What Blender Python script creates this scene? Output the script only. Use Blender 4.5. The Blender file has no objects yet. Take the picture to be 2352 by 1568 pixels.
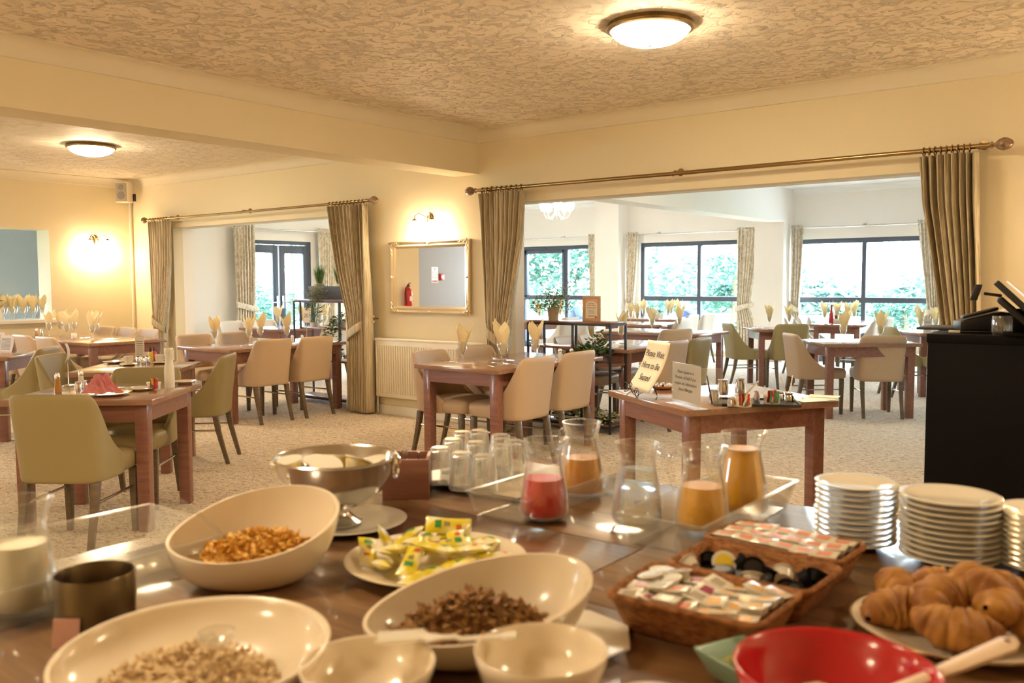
import bpy, bmesh, math, random
from mathutils import Vector, Matrix
SC=bpy.context.scene; C=SC.collection
PI=math.pi; rad=math.radians
rnd=random.Random(11)
cos,sin=math.cos,math.sin
# ---------------------------------------------------------------- camera
F=2021.1; HC=1.40; PIT=rad(3.916); YAW=rad(38.086); ROLL=rad(-.299)
R0=Vector((cos(YAW),sin(YAW),0)); FW=Vector((-sin(YAW)*cos(PIT),cos(YAW)*cos(PIT),-sin(PIT)))
U0=R0.cross(FW); RR=R0*cos(ROLL)+U0*sin(ROLL); UU=U0*cos(ROLL)-R0*sin(ROLL)
cam=bpy.data.cameras.new('camera'); co=bpy.data.objects.new('camera',cam); C.objects.link(co); SC.camera=co
cam.sensor_width=36; cam.lens=F/2352*36; cam.clip_start=.05; cam.clip_end=300
co.matrix_world=Matrix(((RR.x,UU.x,-FW.x,0),(RR.y,UU.y,-FW.y,0),(RR.z,UU.z,-FW.z,HC),(0,0,0,1)))
cam.dof.use_dof=True; cam.dof.focus_distance=6.5; cam.dof.aperture_fstop=3.6
def ray(px,py): return FW+RR*((px-1176)/F)+UU*((784-py)/F)
def at(px,py,z):            # the point of the horizontal plane z that shows at a pixel of the photograph
    d=ray(px,py); t=(z-HC)/d.z; return Vector((d.x*t,d.y*t,z))
def mpp(px,py,z): return (z-HC)/ray(px,py).z/F
# ---------------------------------------------------------------- materials
def mat(name,col=(.8,.8,.8),rough=.5,metal=0,spec=.5,emit=0,ecol=None,coat=0,sheen=0,trans=0,ior=1.45,sss=0):
    m=bpy.data.materials.new(name); m.use_nodes=True; b=m.node_tree.nodes['Principled BSDF']
    b.inputs['Base Color'].default_value=(*col,1); b.inputs['Roughness'].default_value=rough; b.inputs['Metallic'].default_value=metal
    b.inputs['Specular IOR Level'].default_value=spec; b.inputs['Coat Weight'].default_value=coat; b.inputs['Coat Roughness'].default_value=.08
    b.inputs['Sheen Weight'].default_value=sheen; b.inputs['Transmission Weight'].default_value=trans; b.inputs['IOR'].default_value=ior
    if sss: b.inputs['Subsurface Weight'].default_value=sss; b.inputs['Subsurface Radius'].default_value=(.02,.015,.01)
    if emit: b.inputs['Emission Color'].default_value=(*(ecol or col),1); b.inputs['Emission Strength'].default_value=emit
    return m
def nd(m,t,**k):
    n=m.node_tree.nodes.new(t)
    for a,v in k.items(): setattr(n,a,v)
    return n
def bs(m): return m.node_tree.nodes['Principled BSDF']
def lk(m,a,b): m.node_tree.links.new(a,b)
def noise(m,scale=(1,1,1),s=5,detail=4,rough=.5,dist=0,coord='Object'):
    tc=nd(m,'ShaderNodeTexCoord'); mp=nd(m,'ShaderNodeMapping'); mp.inputs['Scale'].default_value=scale
    n=nd(m,'ShaderNodeTexNoise'); n.inputs['Scale'].default_value=s; n.inputs['Detail'].default_value=detail; n.inputs['Roughness'].default_value=rough; n.inputs['Distortion'].default_value=dist
    lk(m,tc.outputs[coord],mp.inputs[0]); lk(m,mp.outputs[0],n.inputs['Vector']); return n
def ramp(m,src,stops):
    r=nd(m,'ShaderNodeValToRGB'); e=r.color_ramp.elements
    while len(e)<len(stops): e.new(.5)
    for i,(p,c) in enumerate(stops): e[i].position=p; e[i].color=(*c,1)
    lk(m,src,r.inputs[0]); return r
def vary(m,c1,c2,**k):
    n=noise(m,**k); r=ramp(m,n.outputs['Fac'],[(.35,c1),(.65,c2)]); lk(m,r.outputs[0],bs(m).inputs['Base Color']); return n
def bump(m,src,strength=.3,dist=.01):
    b=nd(m,'ShaderNodeBump'); b.inputs['Strength'].default_value=strength; b.inputs['Distance'].default_value=dist
    lk(m,src,b.inputs['Height']); lk(m,b.outputs[0],bs(m).inputs['Normal']); return b
M={}
def wood(name,c1,c2,rough=.35,coat=.3,sc=(1,12,12),s=3):
    m=mat(name,c1,rough,coat=coat); n=vary(m,c1,c2,scale=sc,s=s,detail=6,rough=.6,dist=.4); bump(m,n.outputs['Fac'],.06,.004); return m
def thin(name,tint=(1,1,1),rough=.02,base=.04,edge=.9,frost=0,rimw=0,pw=3):   # thin clear glass or acrylic: see-through with a fresnel gloss
    m=bpy.data.materials.new(name); m.use_nodes=True; t=m.node_tree; t.nodes.remove(t.nodes['Principled BSDF'])
    o=t.nodes['Material Output']; a=t.nodes.new('ShaderNodeBsdfTransparent'); a.inputs[0].default_value=(*tint,1)
    g=t.nodes.new('ShaderNodeBsdfGlossy'); g.inputs['Roughness'].default_value=rough; g.inputs[0].default_value=(1,1,1,1)
    lw=t.nodes.new('ShaderNodeLayerWeight'); lw.inputs[0].default_value=.5
    p=t.nodes.new('ShaderNodeMath'); p.operation='POWER'; p.inputs[1].default_value=pw; t.links.new(lw.outputs['Facing'],p.inputs[0])
    r=t.nodes.new('ShaderNodeMapRange'); r.inputs['To Min'].default_value=base; r.inputs['To Max'].default_value=edge; t.links.new(p.outputs[0],r.inputs[0])
    x=t.nodes.new('ShaderNodeMixShader'); t.links.new(r.outputs[0],x.inputs[0]); t.links.new(a.outputs[0],x.inputs[1]); t.links.new(g.outputs[0],x.inputs[2]); 
    if frost:
        df=t.nodes.new('ShaderNodeBsdfDiffuse'); df.inputs[0].default_value=(.9,.9,.9,1); x2=t.nodes.new('ShaderNodeMixShader'); mf=t.nodes.new('ShaderNodeMapRange'); mf.inputs['To Min'].default_value=frost; mf.inputs['To Max'].default_value=frost+rimw; t.links.new(p.outputs[0],mf.inputs[0]); t.links.new(mf.outputs[0],x2.inputs[0]); t.links.new(x.outputs[0],x2.inputs[1]); t.links.new(df.outputs[0],x2.inputs[2]); x=x2
    t.links.new(x.outputs[0],o.inputs[0]); return m
M['wall']=m=mat('wall_paint',(.80,.70,.49),.75,spec=.25); bump(m,noise(m,s=160,detail=2).outputs['Fac'],.08,.002)
M['extwall']=m=mat('garden_room_paint',(.90,.85,.78),.7,spec=.25); bump(m,noise(m,s=160,detail=2).outputs['Fac'],.06,.002)
M['white']=mat('white_gloss_paint',(.80,.76,.66),.4); M['cornice']=mat('cornice_paint',(.78,.70,.54),.6,spec=.3)
M['ceil']=m=mat('textured_plaster',(.90,.80,.66),.62,spec=.35)
n1=noise(m,s=13,detail=10,rough=.62,dist=1.0); mu=ramp(m,n1.outputs['Fac'],[(.50,(0,0,0)),(.60,(.55,.55,.55)),(.63,(1,1,1)),(.70,(.5,.5,.5))]); bump(m,mu.outputs[0],.95,.0105)
M['extceil']=mat('plain_ceiling',(.86,.85,.82),.8)
M['carpet']=m=mat('patterned_carpet',(.5,.4,.28),.95,spec=.1,sheen=.2)
n=noise(m,scale=(1,1.6,1),s=26,detail=6,rough=.72,dist=1.2); r=ramp(m,n.outputs['Fac'],[(.40,(.27,.19,.11)),(.455,(.60,.48,.34)),(.60,(.76,.67,.54))]); lk(m,r.outputs[0],bs(m).inputs['Base Color']); bump(m,noise(m,s=300).outputs['Fac'],.3,.004)
M['oak']=wood('table_wood',(.22,.090,.066),(.30,.135,.098),.32,.35)
M['top']=wood('table_top_wood',(.29,.15,.095),(.36,.20,.13),.22,.6)
M['leg']=wood('chair_leg_wood',(.12,.085,.05),(.17,.12,.075),.4,.2)
M['buffet']=wood('buffet_top_wood',(.12,.058,.026),(.25,.135,.060),.38,.9,(1,9,9),2.2); bs(M['buffet']).inputs['Coat Roughness'].default_value=.07; bs(M['buffet']).inputs['Coat IOR'].default_value=1.65
def leather(name,c):
    m=mat(name,c,.42,spec=.5,coat=.12); n=noise(m,s=220,detail=2); bump(m,n.outputs['Fac'],.10,.001); bs(m).inputs['Coat Roughness'].default_value=.35; return m
M['olive']=leather('olive_leather',(.33,.27,.125)); M['sand']=leather('sand_leather',(.56,.42,.29)); M['cream']=leather('pale_leather',(.66,.59,.50))
M['steel']=mat('brushed_steel',(.62,.60,.56),.18,1); M['darksteel']=mat('dark_bronze_metal',(.16,.12,.07),.3,.9)
M['chrome']=mat('chrome',(.8,.8,.8),.08,1); M['brass']=mat('antique_brass',(.36,.25,.12),.25,1); M['black']=mat('black_metal',(.018,.018,.02),.4)
M['ebony']=mat('black_laminate',(.004,.003,.0035),.5,spec=.12); M['grey']=mat('anthracite_frame',(.085,.10,.135),.4)
M['gold']=m=mat('champagne_gilt',(.72,.62,.44),.28,.85); bump(m,noise(m,s=60,detail=5).outputs['Fac'],.15,.003)
M['mirror']=mat('mirror_glass',(.93,.93,.93),.01,1)
M['china']=mat('white_china',(.84,.80,.70),.12,coat=.5); M['melamine']=mat('cream_melamine',(.82,.72,.56),.2,coat=.5)
M['paper']=mat('white_paper',(.86,.83,.78),.7); M['cream_paper']=mat('cream_paper',(.88,.80,.62),.7); M['ink']=mat('dark_ink',(.03,.03,.03),.7); M['greyink']=mat('grey_ink',(.22,.2,.2),.7); M['redink']=mat('red_ink',(.5,.08,.08),.7)
M['napkin']=m=mat('cream_napkin',(.95,.88,.66),.75)
tl=nd(m,'ShaderNodeBsdfTranslucent'); tl.inputs[0].default_value=(.97,.87,.60,1); mx=nd(m,'ShaderNodeMixShader'); mx.inputs[0].default_value=.45; lk(m,bs(m).outputs[0],mx.inputs[1]); lk(m,tl.outputs[0],mx.inputs[2]); lk(m,mx.outputs[0],m.node_tree.nodes['Material Output'].inputs[0])
M['glass']=thin('thin_glass',(.97,.98,.98),.03,.07,.9,.03); M['pane']=thin('window_glass',(.97,.99,.99),.01,.03,.6); M['acrylic']=thin('clear_acrylic',(.95,.95,.93),.12,.05,.6,.07)
M['tumbler']=thin('pressed_glass',(.98,.99,.99),.05,.14,.9,.05,.35,2); M['jug']=thin('thick_jug_glass',(.98,.99,.99),.03,.05,.9,.01,.30,2.2)
M['radiator']=mat('radiator_enamel',(.82,.76,.62),.35); M['plastic']=mat('white_plastic',(.82,.79,.70),.3)
def curtainmat(name,c1,c2,sc=(60,60,1.2),s=2):
    m=mat(name,c1,.6,sheen=.3); n=noise(m,scale=sc,s=s,detail=4,rough=.6); r=ramp(m,n.outputs['Fac'],[(.38,c1),(.6,c2)]); lk(m,r.outputs[0],bs(m).inputs['Base Color']); bump(m,n.outputs['Fac'],.2,.004); return m
M['curtain']=curtainmat('striped_gold_curtain',(.34,.27,.16),(.60,.51,.35)); M['excurtain']=curtainmat('pale_patterned_curtain',(.58,.48,.34),(.86,.78,.64),(14,14,8),2)
M['leaf']=m=mat('green_leaf',(.10,.22,.05),.5); vary(m,(.05,.13,.03),(.20,.34,.09),s=9); M['sage']=m=mat('sage_leaf',(.2,.3,.15),.5); vary(m,(.10,.18,.08),(.30,.38,.20),s=12)
M['olive_leaf']=m=mat('olive_green_leaf',(.2,.25,.07),.5); vary(m,(.15,.19,.05),(.40,.42,.14),s=16)
M['ivy']=m=mat('variegated_ivy_leaf',(.2,.3,.1),.5); vary(m,(.05,.10,.03),(.75,.72,.42),s=34,detail=2)
M['croton']=m=mat('variegated_leaf',(.3,.3,.1),.5); vary(m,(.10,.20,.05),(.62,.42,.22),s=16,detail=2)
M['stem']=mat('brown_stem',(.12,.10,.05),.7); M['terracotta']=mat('terracotta',(.45,.09,.05),.6); M['slate']=mat('dark_grey_planter',(.06,.06,.065),.5)
M['wicker']=m=mat('wicker',(.38,.15,.045),.6); n=noise(m,scale=(1,1,2),s=90,detail=3); vary(m,(.24,.085,.02),(.48,.21,.07),scale=(1,1,2.5),s=60,detail=3); bump(m,n.outputs['Fac'],.8,.004)
M['pot']=m=mat('woven_pot',(.5,.42,.3),.7); bump(m,noise(m,scale=(1,1,3),s=60).outputs['Fac'],.6,.004)
# ---------------------------------------------------------------- mesh building
class B:
    def __init__(s): s.v=[]; s.f=[]
    def box(s,x,y,z,dx,dy,dz,rz=0,taper=1,o=None):
        """centre x,y; bottom z; full sizes; the bottom end scaled by taper"""
        b=len(s.v); c,n=cos(rz),sin(rz)
        for zz,k in ((0,taper),(dz,1)):
            for a,d in ((-1,-1),(1,-1),(1,1),(-1,1)):
                px,py=a*dx/2*k,d*dy/2*k
                s.v.append((x+px*c-py*n,y+px*n+py*c,z+zz))
        s.f+=[tuple(b+i for i in q) for q in ((3,2,1,0),(4,5,6,7),(0,1,5,4),(1,2,6,5),(2,3,7,6),(3,0,4,7))]; return s
    def hexa(s,p):
        b=len(s.v); s.v+=[tuple(q) for q in p]; s.f+=[tuple(b+i for i in q) for q in ((3,2,1,0),(4,5,6,7),(0,1,5,4),(1,2,6,5),(2,3,7,6),(3,0,4,7))]; return s
    def lathe(s,prof,n=24,x=0,y=0,z=0,sx=1,sy=1,fn=None):
        b=len(s.v); m=len(prof)
        for i in range(n):
            a=2*PI*i/n
            for r,h in prof:
                p=(r*cos(a)*sx,r*sin(a)*sy,h)
                if fn: p=fn(p,a)
                s.v.append((x+p[0],y+p[1],z+p[2]))
        for i in range(n):
            j=(i+1)%n
            for k in range(m-1): s.f.append((b+i*m+k,b+j*m+k,b+j*m+k+1,b+i*m+k+1))
        if prof[0][0]>1e-6: s.f.append(tuple(b+i*m for i in range(n-1,-1,-1)))
        if prof[-1][0]>1e-6: s.f.append(tuple(b+i*m+m-1 for i in range(n)))
        return s
    def grid(s,fn,nu,nv,cu=False,cv=False):
        b=len(s.v)
        for i in range(nu):
            for j in range(nv): s.v.append(tuple(fn(i/(nu if cu else nu-1),j/(nv if cv else nv-1))))
        for i in range(nu if cu else nu-1):
            for j in range(nv if cv else nv-1):
                i2,j2=(i+1)%nu,(j+1)%nv; s.f.append((b+i*nv+j,b+i2*nv+j,b+i2*nv+j2,b+i*nv+j2))
        return s
    def tube(s,pts,r,n=8,closed=False,cap=True):
        pts=[Vector(p) for p in pts]; m=len(pts); b=len(s.v); up=None
        rs=r if isinstance(r,(list,tuple)) else [r]*m
        for i,p in enumerate(pts):
            if closed: t=pts[(i+1)%m]-pts[i-1]
            else: t=pts[min(i+1,m-1)]-pts[max(i-1,0)]
            t.normalize()
            if up is None: up=t.orthogonal().normalized()
            up=(up-t*up.dot(t)); up=up.normalized() if up.length>1e-6 else t.orthogonal().normalized(); w=t.cross(up)
            for k in range(n):
                a=2*PI*k/n; q=p+(up*cos(a)+w*sin(a))*rs[i]; s.v.append(tuple(q))
        for i in range(m if closed else m-1):
            j=(i+1)%m
            for k in range(n): l=(k+1)%n; s.f.append((b+i*n+k,b+i*n+l,b+j*n+l,b+j*n+k))
        if cap and not closed: s.f.append(tuple(b+k for k in range(n-1,-1,-1))); s.f.append(tuple(b+(m-1)*n+k for k in range(n)))
        return s
    def prism(s,poly,z0,z1,flip=False):
        b=len(s.v); n=len(poly)
        for z in (z0,z1):
            for x,y in poly: s.v.append((x,y,z))
        s.f.append(tuple(b+i for i in range(n-1,-1,-1))); s.f.append(tuple(b+n+i for i in range(n)))
        for i in range(n): j=(i+1)%n; s.f.append((b+i,b+j,b+n+j,b+n+i))
        return s
    def leafq(s,p,d,w,L,up=Vector((0,0,1)),fold=.25):
        d=Vector(d).normalized(); side=d.cross(up); side=side.normalized() if side.length>1e-5 else Vector((1,0,0)); nn=side.cross(d)
        p=Vector(p); b=len(s.v); m=p+d*L*.5-nn*w*fold
        for q in (p,p+d*L*.45+side*w*.5,p+d*L,p+d*L*.45-side*w*.5,m): s.v.append(tuple(q))
        s.f+=[(b,b+1,b+4),(b+1,b+2,b+4),(b+2,b+3,b+4),(b+3,b,b+4)]; return s
    def mv(s,M4,i0=0):
        for i in range(i0,len(s.v)): s.v[i]=tuple(M4@Vector(s.v[i]))
        return s
def bake(me,mods):
    o=bpy.data.objects.new('tmp',me); C.objects.link(o)
    for t,k in mods:
        d=o.modifiers.new('m',t)
        for a,v in k.items(): setattr(d,a,v)
    dg=bpy.context.evaluated_depsgraph_get(); dg.update(); n=bpy.data.meshes.new_from_object(o.evaluated_get(dg)); bpy.data.objects.remove(o); return n
def mesh(b,material,bevel=0,subd=0,smooth=True,ang=40,mods=None,seg=2):
    me=bpy.data.meshes.new('m'); me.from_pydata(b.v,[],b.f); me.validate(); me.materials.append(material)
    bm=bmesh.new(); bm.from_mesh(me); bmesh.ops.recalc_face_normals(bm,faces=bm.faces)
    if bevel:
        e=[x for x in bm.edges if len(x.link_faces)==2 and x.calc_face_angle(0)>rad(30)]
        bmesh.ops.bevel(bm,geom=e,offset=bevel,segments=seg,affect='EDGES',profile=.5,clamp_overlap=True)
    bm.to_mesh(me); bm.free()
    md=list(mods or [])
    if subd: md.append(('SUBSURF',dict(levels=subd,render_levels=subd)))
    if md: me=bake(me,md)
    if smooth:
        me.polygons.foreach_set('use_smooth',[True]*len(me.polygons)); me.set_sharp_from_angle(angle=rad(ang))
    return me
def ob(name,b,material=None,parent=None,loc=None,rot=None,**k):
    me=b if isinstance(b,bpy.types.Mesh) else mesh(b,M[material] if isinstance(material,str) else material,**k)
    o=bpy.data.objects.new(name,me); me.name=name; C.objects.link(o)
    if parent: o.parent=parent
    if loc is not None: o.location=loc
    if rot is not None: o.rotation_euler=rot
    return o
def tag(o,label,cat,group=None,kind=None):
    o['label']=label; o['category']=cat
    if group: o['group']=group
    if kind: o['kind']=kind
    return o
def thing(name,label,cat,loc=(0,0,0),rz=0,group=None,kind=None):
    o=bpy.data.objects.new(name,None); C.objects.link(o); o.location=loc; o.rotation_euler=(0,0,rz); o.empty_display_size=.05
    return tag(o,label,cat,group,kind)
def dup(root,loc,rz=None,label=None,group=None,sc=None):
    def cp(o,par):
        n=o.copy(); C.objects.link(n)
        if par: n.parent=par
        for ch in [c for c in ALLCH.get(o.name,())]: cp(ch,n)
        return n
    ALLCH={}
    def reg(o):
        ALLCH[o.name]=list(o.children)
        for c in o.children: reg(c)
    reg(root); r=cp(root,None); r.location=loc
    if rz is not None: r.rotation_euler=(0,0,rz) if not hasattr(rz,'__len__') else rz
    if label: r['label']=label
    if group: r['group']=group
    if sc: r.scale=(sc,sc,sc) if not hasattr(sc,'__len__') else sc
    return r
class Proto:   # the first placing moves the thing itself, later ones copy it
    def __init__(s,root): s.r=root; s.used=False
    def put(s,loc,rz=0,label=None,group=None,sc=None):
        if s.used: return dup(s.r,loc,rz,label,group,sc)
        s.used=True; r=s.r; r.location=loc; r.rotation_euler=(0,0,rz) if not hasattr(rz,'__len__') else rz
        if label: r['label']=label
        if group: r['group']=group
        if sc: r.scale=(sc,sc,sc) if not hasattr(sc,'__len__') else sc
        return r
def struct(name,b,material,parent=None,**k):
    k.setdefault('smooth',False); o=ob(name,b,material,parent,**k)
    if not parent: o['kind']='structure'
    return o
def text(name,body,size,material,parent,loc,rot,align='CENTER',ext=.0004,sp=1):
    cu=bpy.data.curves.new(name,'FONT'); cu.body=body; cu.size=size; cu.align_x=align; cu.align_y='CENTER'; cu.extrude=ext; cu.space_line=sp; cu.materials.append(M[material])
    t=bpy.data.objects.new('t',cu); C.objects.link(t); dg=bpy.context.evaluated_depsgraph_get(); dg.update(); me=bpy.data.meshes.new_from_object(t.evaluated_get(dg)); bpy.data.objects.remove(t)
    o=bpy.data.objects.new(name,me); C.objects.link(o); o.parent=parent; o.location=loc; o.rotation_euler=rot; return o
SKY=10.5; DOME=37; SHADE=20; SCON=3.6; EXPO=1.45
# ================================================================ THE ROOM
WX,WY,CZ=-11.83,6.5,2.82; WT=.28; EX,EY,EZ=-11.83,15.05,2.95   # corner of the dining room; garden room beyond
RX,BY=2.8,-3.6
def wallbox(b,x0,x1,y0,y1,z0,z1): b.box((x0+x1)/2,(y0+y1)/2,z0,x1-x0,y1-y0,z1-z0); return b
b=B(); wallbox(b,-15.2,6.2,BY-.4,EY+.35,-.12,0); struct('floor',b,'carpet')
b=B(); wallbox(b,-13.6,RX+.3,BY-.3,WY+WT,CZ,CZ+.12); struct('ceiling',b,'ceil')
# wall between the rooms with its two wide openings
O1=(-10.82,-7.42); O2=(-5.16,-1.30); OZ=2.13
b=B()
for x0,x1,z0,z1 in ((WX-.3,O1[0],0,CZ),(O1[1],O2[0],0,CZ),(O2[1],RX+.3,0,CZ),(O1[0],O1[1],OZ,CZ),(O2[0],O2[1],OZ,CZ)): wallbox(b,x0,x1,WY,WY+WT*.5,z0,z1)
struct('wall_back',b,'wall')
b=B()
for x0,x1,z0,z1 in ((WX-.3,O1[0],0,EZ),(O1[1],O2[0],0,EZ),(O2[1],5,0,EZ),(O1[0],O1[1],OZ,EZ),(O2[0],O2[1],OZ,EZ)): wallbox(b,x0,x1,WY+WT*.5,WY+WT,z0,z1)
struct('wall_garden_side',b,'extwall')
# wall on the far side with the serving hatch, then a step back
b=B(); HY0,HY1,HZ0,HZ1=3.3,5.35,.93,2.10
wallbox(b,WX-.35,WX,HY1,WY,0,CZ); wallbox(b,WX-.35,WX,.75,HY0,0,CZ); wallbox(b,WX-.35,WX,HY0,HY1,0,HZ0); wallbox(b,WX-.35,WX,HY0,HY1,HZ1,CZ); wallbox(b,-13.5,WX-.35,.75,.95,0,CZ)
struct('wall_left',b,'wall')
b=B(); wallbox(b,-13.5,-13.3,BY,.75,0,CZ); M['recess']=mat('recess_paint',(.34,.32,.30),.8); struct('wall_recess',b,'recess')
b=B(); wallbox(b,RX,RX+.2,BY,WY,0,CZ); struct('wall_right',b,'wall')
b=B(); wallbox(b,-13.5,-12.9,BY-.2,BY,0,CZ); wallbox(b,-10.7,RX+.2,BY-.2,BY,0,CZ); wallbox(b,-12.9,-10.7,BY-.2,BY,0,.9); wallbox(b,-12.9,-10.7,BY-.2,BY,2.1,CZ); struct('wall_front',b,'wall')
# downstand beam
BX0,BX1,BZ=-5.80,-5.485,2.42
b=B(); wallbox(b,BX0,BX1,BY,WY,BZ,CZ); struct('trim_1',b,'wall')
# cornices: a coved strip run along a path
def cove(name,x0,y0,x1,y1,nx,ny,zt,h=.11,d=.10,material='cornice'):
    b=B(); pr=[(0,0),(0,-h),(.006,-h),(.012,-h+.004)]+[(.014+(d-.022)*(1-cos(t*PI/2)),-h+.006+(h-.014)*sin(t*PI/2)) for t in [i/7 for i in range(1,8)]]+[(d,-.006),(d,0)]
    for i,(x,y) in enumerate(((x0,y0),(x1,y1))):
        for u,w in pr: b.v.append((x+nx*u,y+ny*u,zt+w))
    n=len(pr)
    for k in range(n): j=(k+1)%n; b.f.append((k,j,n+j,n+k))
    b.f.append(tuple(range(n))); b.f.append(tuple(range(2*n-1,n-1,-1)))
    struct(name,b,material,smooth=True,ang=35)
cove('trim_2',BX1,WY,RX,WY,0,-1,CZ); cove('trim_3',WX,WY,BX0,WY,0,-1,CZ); cove('trim_4',BX1,BY,BX1,WY,1,0,CZ,.115,.105)
cove('trim_5',BX0,BY,BX0,WY,-1,0,CZ,.115,.105); cove('trim_6',WX,.75,WX,WY,1,0,CZ); cove('trim_7',RX,BY,RX,WY,-1,0,CZ)
# skirting
b=B(); 
for x0,x1 in ((WX,O1[0]),(O1[1],O2[0]),(O2[1],RX)): wallbox(b,x0,x1,WY-.018,WY,0,.10)
struct('baseboard_back',b,'white',bevel=.004)
b=B(); wallbox(b,WX,WX+.018,.75,WY,0,.10); struct('baseboard_left',b,'white',bevel=.004)
b=B(); wallbox(b,WX-.37,WX+.10,HY0-.05,HY1+.04,HZ0-.035,HZ0+.012); struct('trim_8',b,'white',bevel=.008)
# the small room seen through the hatch
b=B(); wallbox(b,-14.7,-14.5,4.6,7.2,0,CZ); wallbox(b,-14.5,WX-.3,7.0,7.2,0,CZ); wallbox(b,-14.7,-14.5,2,4.6,0,.8); wallbox(b,-14.7,-14.5,2,4.6,2.2,CZ); wallbox(b,-14.7,WX-.35,1.9,2.1,0,CZ)
M['bluewall']=mat('cool_grey_paint',(.72,.74,.76),.8)
struct('wall_side_room',b,'bluewall')
b=B(); wallbox(b,-14.8,WX-.3,1.9,7.2,CZ,CZ+.1); struct('ceiling_side_room',b,'extceil')
# ---------------------------------------------------------------- garden room
b=B(); wallbox(b,-12.2,5.2,WY+WT,EY+.3,EZ,EZ+.12); struct('ceiling_garden_room',b,'extceil')
DY0,DY1,DZ=8.33,9.62,2.075
b=B(); wallbox(b,EX-.3,EX,WY+WT,DY0,0,EZ); wallbox(b,EX-.3,EX,DY1,EY+.3,0,EZ); wallbox(b,EX-.3,EX,DY0,DY1,DZ,EZ); struct('wall_end',b,'extwall')
WIN=[(-11.55,-9.50,2.13),(-8.63,-6.40,2.125),(-5.56,-3.30,2.09)]
b=B(); e=[EX]+[v for w in WIN for v in w[:2]]+[-1.9,.6,5.2]
WIN.append((-1.9,.6,2.09))
wx=[(w[0],w[1]) for w in WIN]; xs=[EX]+[v for w in wx for v in w]+[5.2]
for i in range(0,len(xs),2): wallbox(b,xs[i],xs[i+1],EY,EY+.3,0,EZ)
for x0,x1,zt in WIN: wallbox(b,x0,x1,EY,EY+.3,zt,EZ)
struct('wall_window_side',b,'extwall')
b=B(); wallbox(b,5,5.2,WY+WT,EY,0,EZ); struct('wall_garden_room_end',b,'extwall')
b=B(); wallbox(b,-9.41,-8.87,EY-.40,EY,0,EZ); struct('trim_9',b,'extwall')
b=B(); wallbox(b,-6.12,-5.60,EY-.45,EY,0,EZ); struct('trim_10',b,'extwall')
b=B(); wallbox(b,-5.93,-5.60,WY+WT,EY-.45,2.375,EZ); struct('trim_11',b,'extwall')
cove('trim_12',EX,EY,-9.41,EY,0,-1,EZ,.10,.10,'extceil'); cove('trim_13',-8.87,EY,-6.12,EY,0,-1,EZ,.10,.10,'extceil'); cove('trim_14',-5.6,EY,5,EY,0,-1,EZ,.10,.10,'extceil'); cove('trim_15',EX,WY+WT,EX,EY,1,0,EZ,.10,.10,'extceil')
b=B(); wallbox(b,-9.4,-5.6,EY-.018,EY,0,.1); struct('baseboard_garden_room',b,'white')
# windows on the long side
for i,(x0,x1,zt) in enumerate(WIN):
    r=thing('window_%d'%(i+1),'tall anthracite window of the garden room','window',((x0+x1)/2,EY+.10,0),0,kind='structure')
    w=x1-x0; mx={0:.12,1:.11,2:.0}.get(i,0); t=.07; b=B()
    b.box(0,0,0,w,.08,.10); b.box(0,0,zt-.08,w,.08,.08)
    for s in (-1,1): b.box(s*(w/2-t/2),0,.10,t,.08,zt-.18)
    b.box(mx,0,.10,t,.08,zt-.18)
    zr=1.055; b.box(0,0,zr-.045,w-2*t,.078,.09)
    if i==0:
        for q in ((-w/2+t+.03,.06),(mx-t/2-.03,.06)): b.box(q[0],-.01,zr,q[1],.085,zt-zr-.08)
        b.box((-w/2+mx)/2,-.01,zt-.15,w/2+mx-.1,.085,.07); b.box((-w/2+mx)/2,-.01,zr-.02,w/2+mx-.1,.085,.07)
    ob('window_frame',b,'grey',r,bevel=.006)
    b=B(); b.box(0,.01,.1,w-t,.008,zt-.18); ob('glass_pane',b,'pane',r)
    if i==0: b=B(); b.tube([(-.35,-.05,zr+.0),(-.33,-.085,zr),(-.15,-.085,zr+.005)],.011,6); ob('window_handle',b,'white',r)
    if i<2:
        b=B(); b.box(-w*.3,-.05,zt-.055,.45,.02,.025); b.box(w*.3,-.05,zt-.055,.45,.02,.025); ob('trickle_vent',b,'grey',r)
# glazed double doors in the end wall
r=thing('door_1','anthracite glazed double garden doors','door',(EX-.05,(DY0+DY1)/2,0),0,kind='structure')
w=DY1-DY0; b=B(); 
for s in (-1,1): b.box(0,s*(w/2-.03),0,.09,.06,DZ)
b.box(0,0,DZ-.06,.09,w-.12,.06); ob('door_frame',b,'grey',r,bevel=.005)
for s in (-1,1):
    b=B(); yc=s*(w/4-.015); lw=w/2-.065
    for q in (-1,1): b.box(.01,yc+q*(lw/2-.05),.02,.06,.10,DZ-.09)
    b.box(.01,yc,.02,.06,lw-.2,.2); b.box(.01,yc,DZ-.20,.06,lw-.2,.13)
    d=ob('door_leaf',b,'grey',r,bevel=.005)
    b=B(); b.box(.01,yc,.2,.01,lw-.18,DZ-.4); ob('glass_pane',b,'pane',d)
    b=B(); hy=s*.055; b.box(.05,hy,.98,.012,.03,.20); b.tube([(.055,hy,1.08),(.10,hy,1.08),(.10,hy+s*.12,1.08)],.009,8); ob('door_handle',b,'chrome',d,bevel=0)
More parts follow.
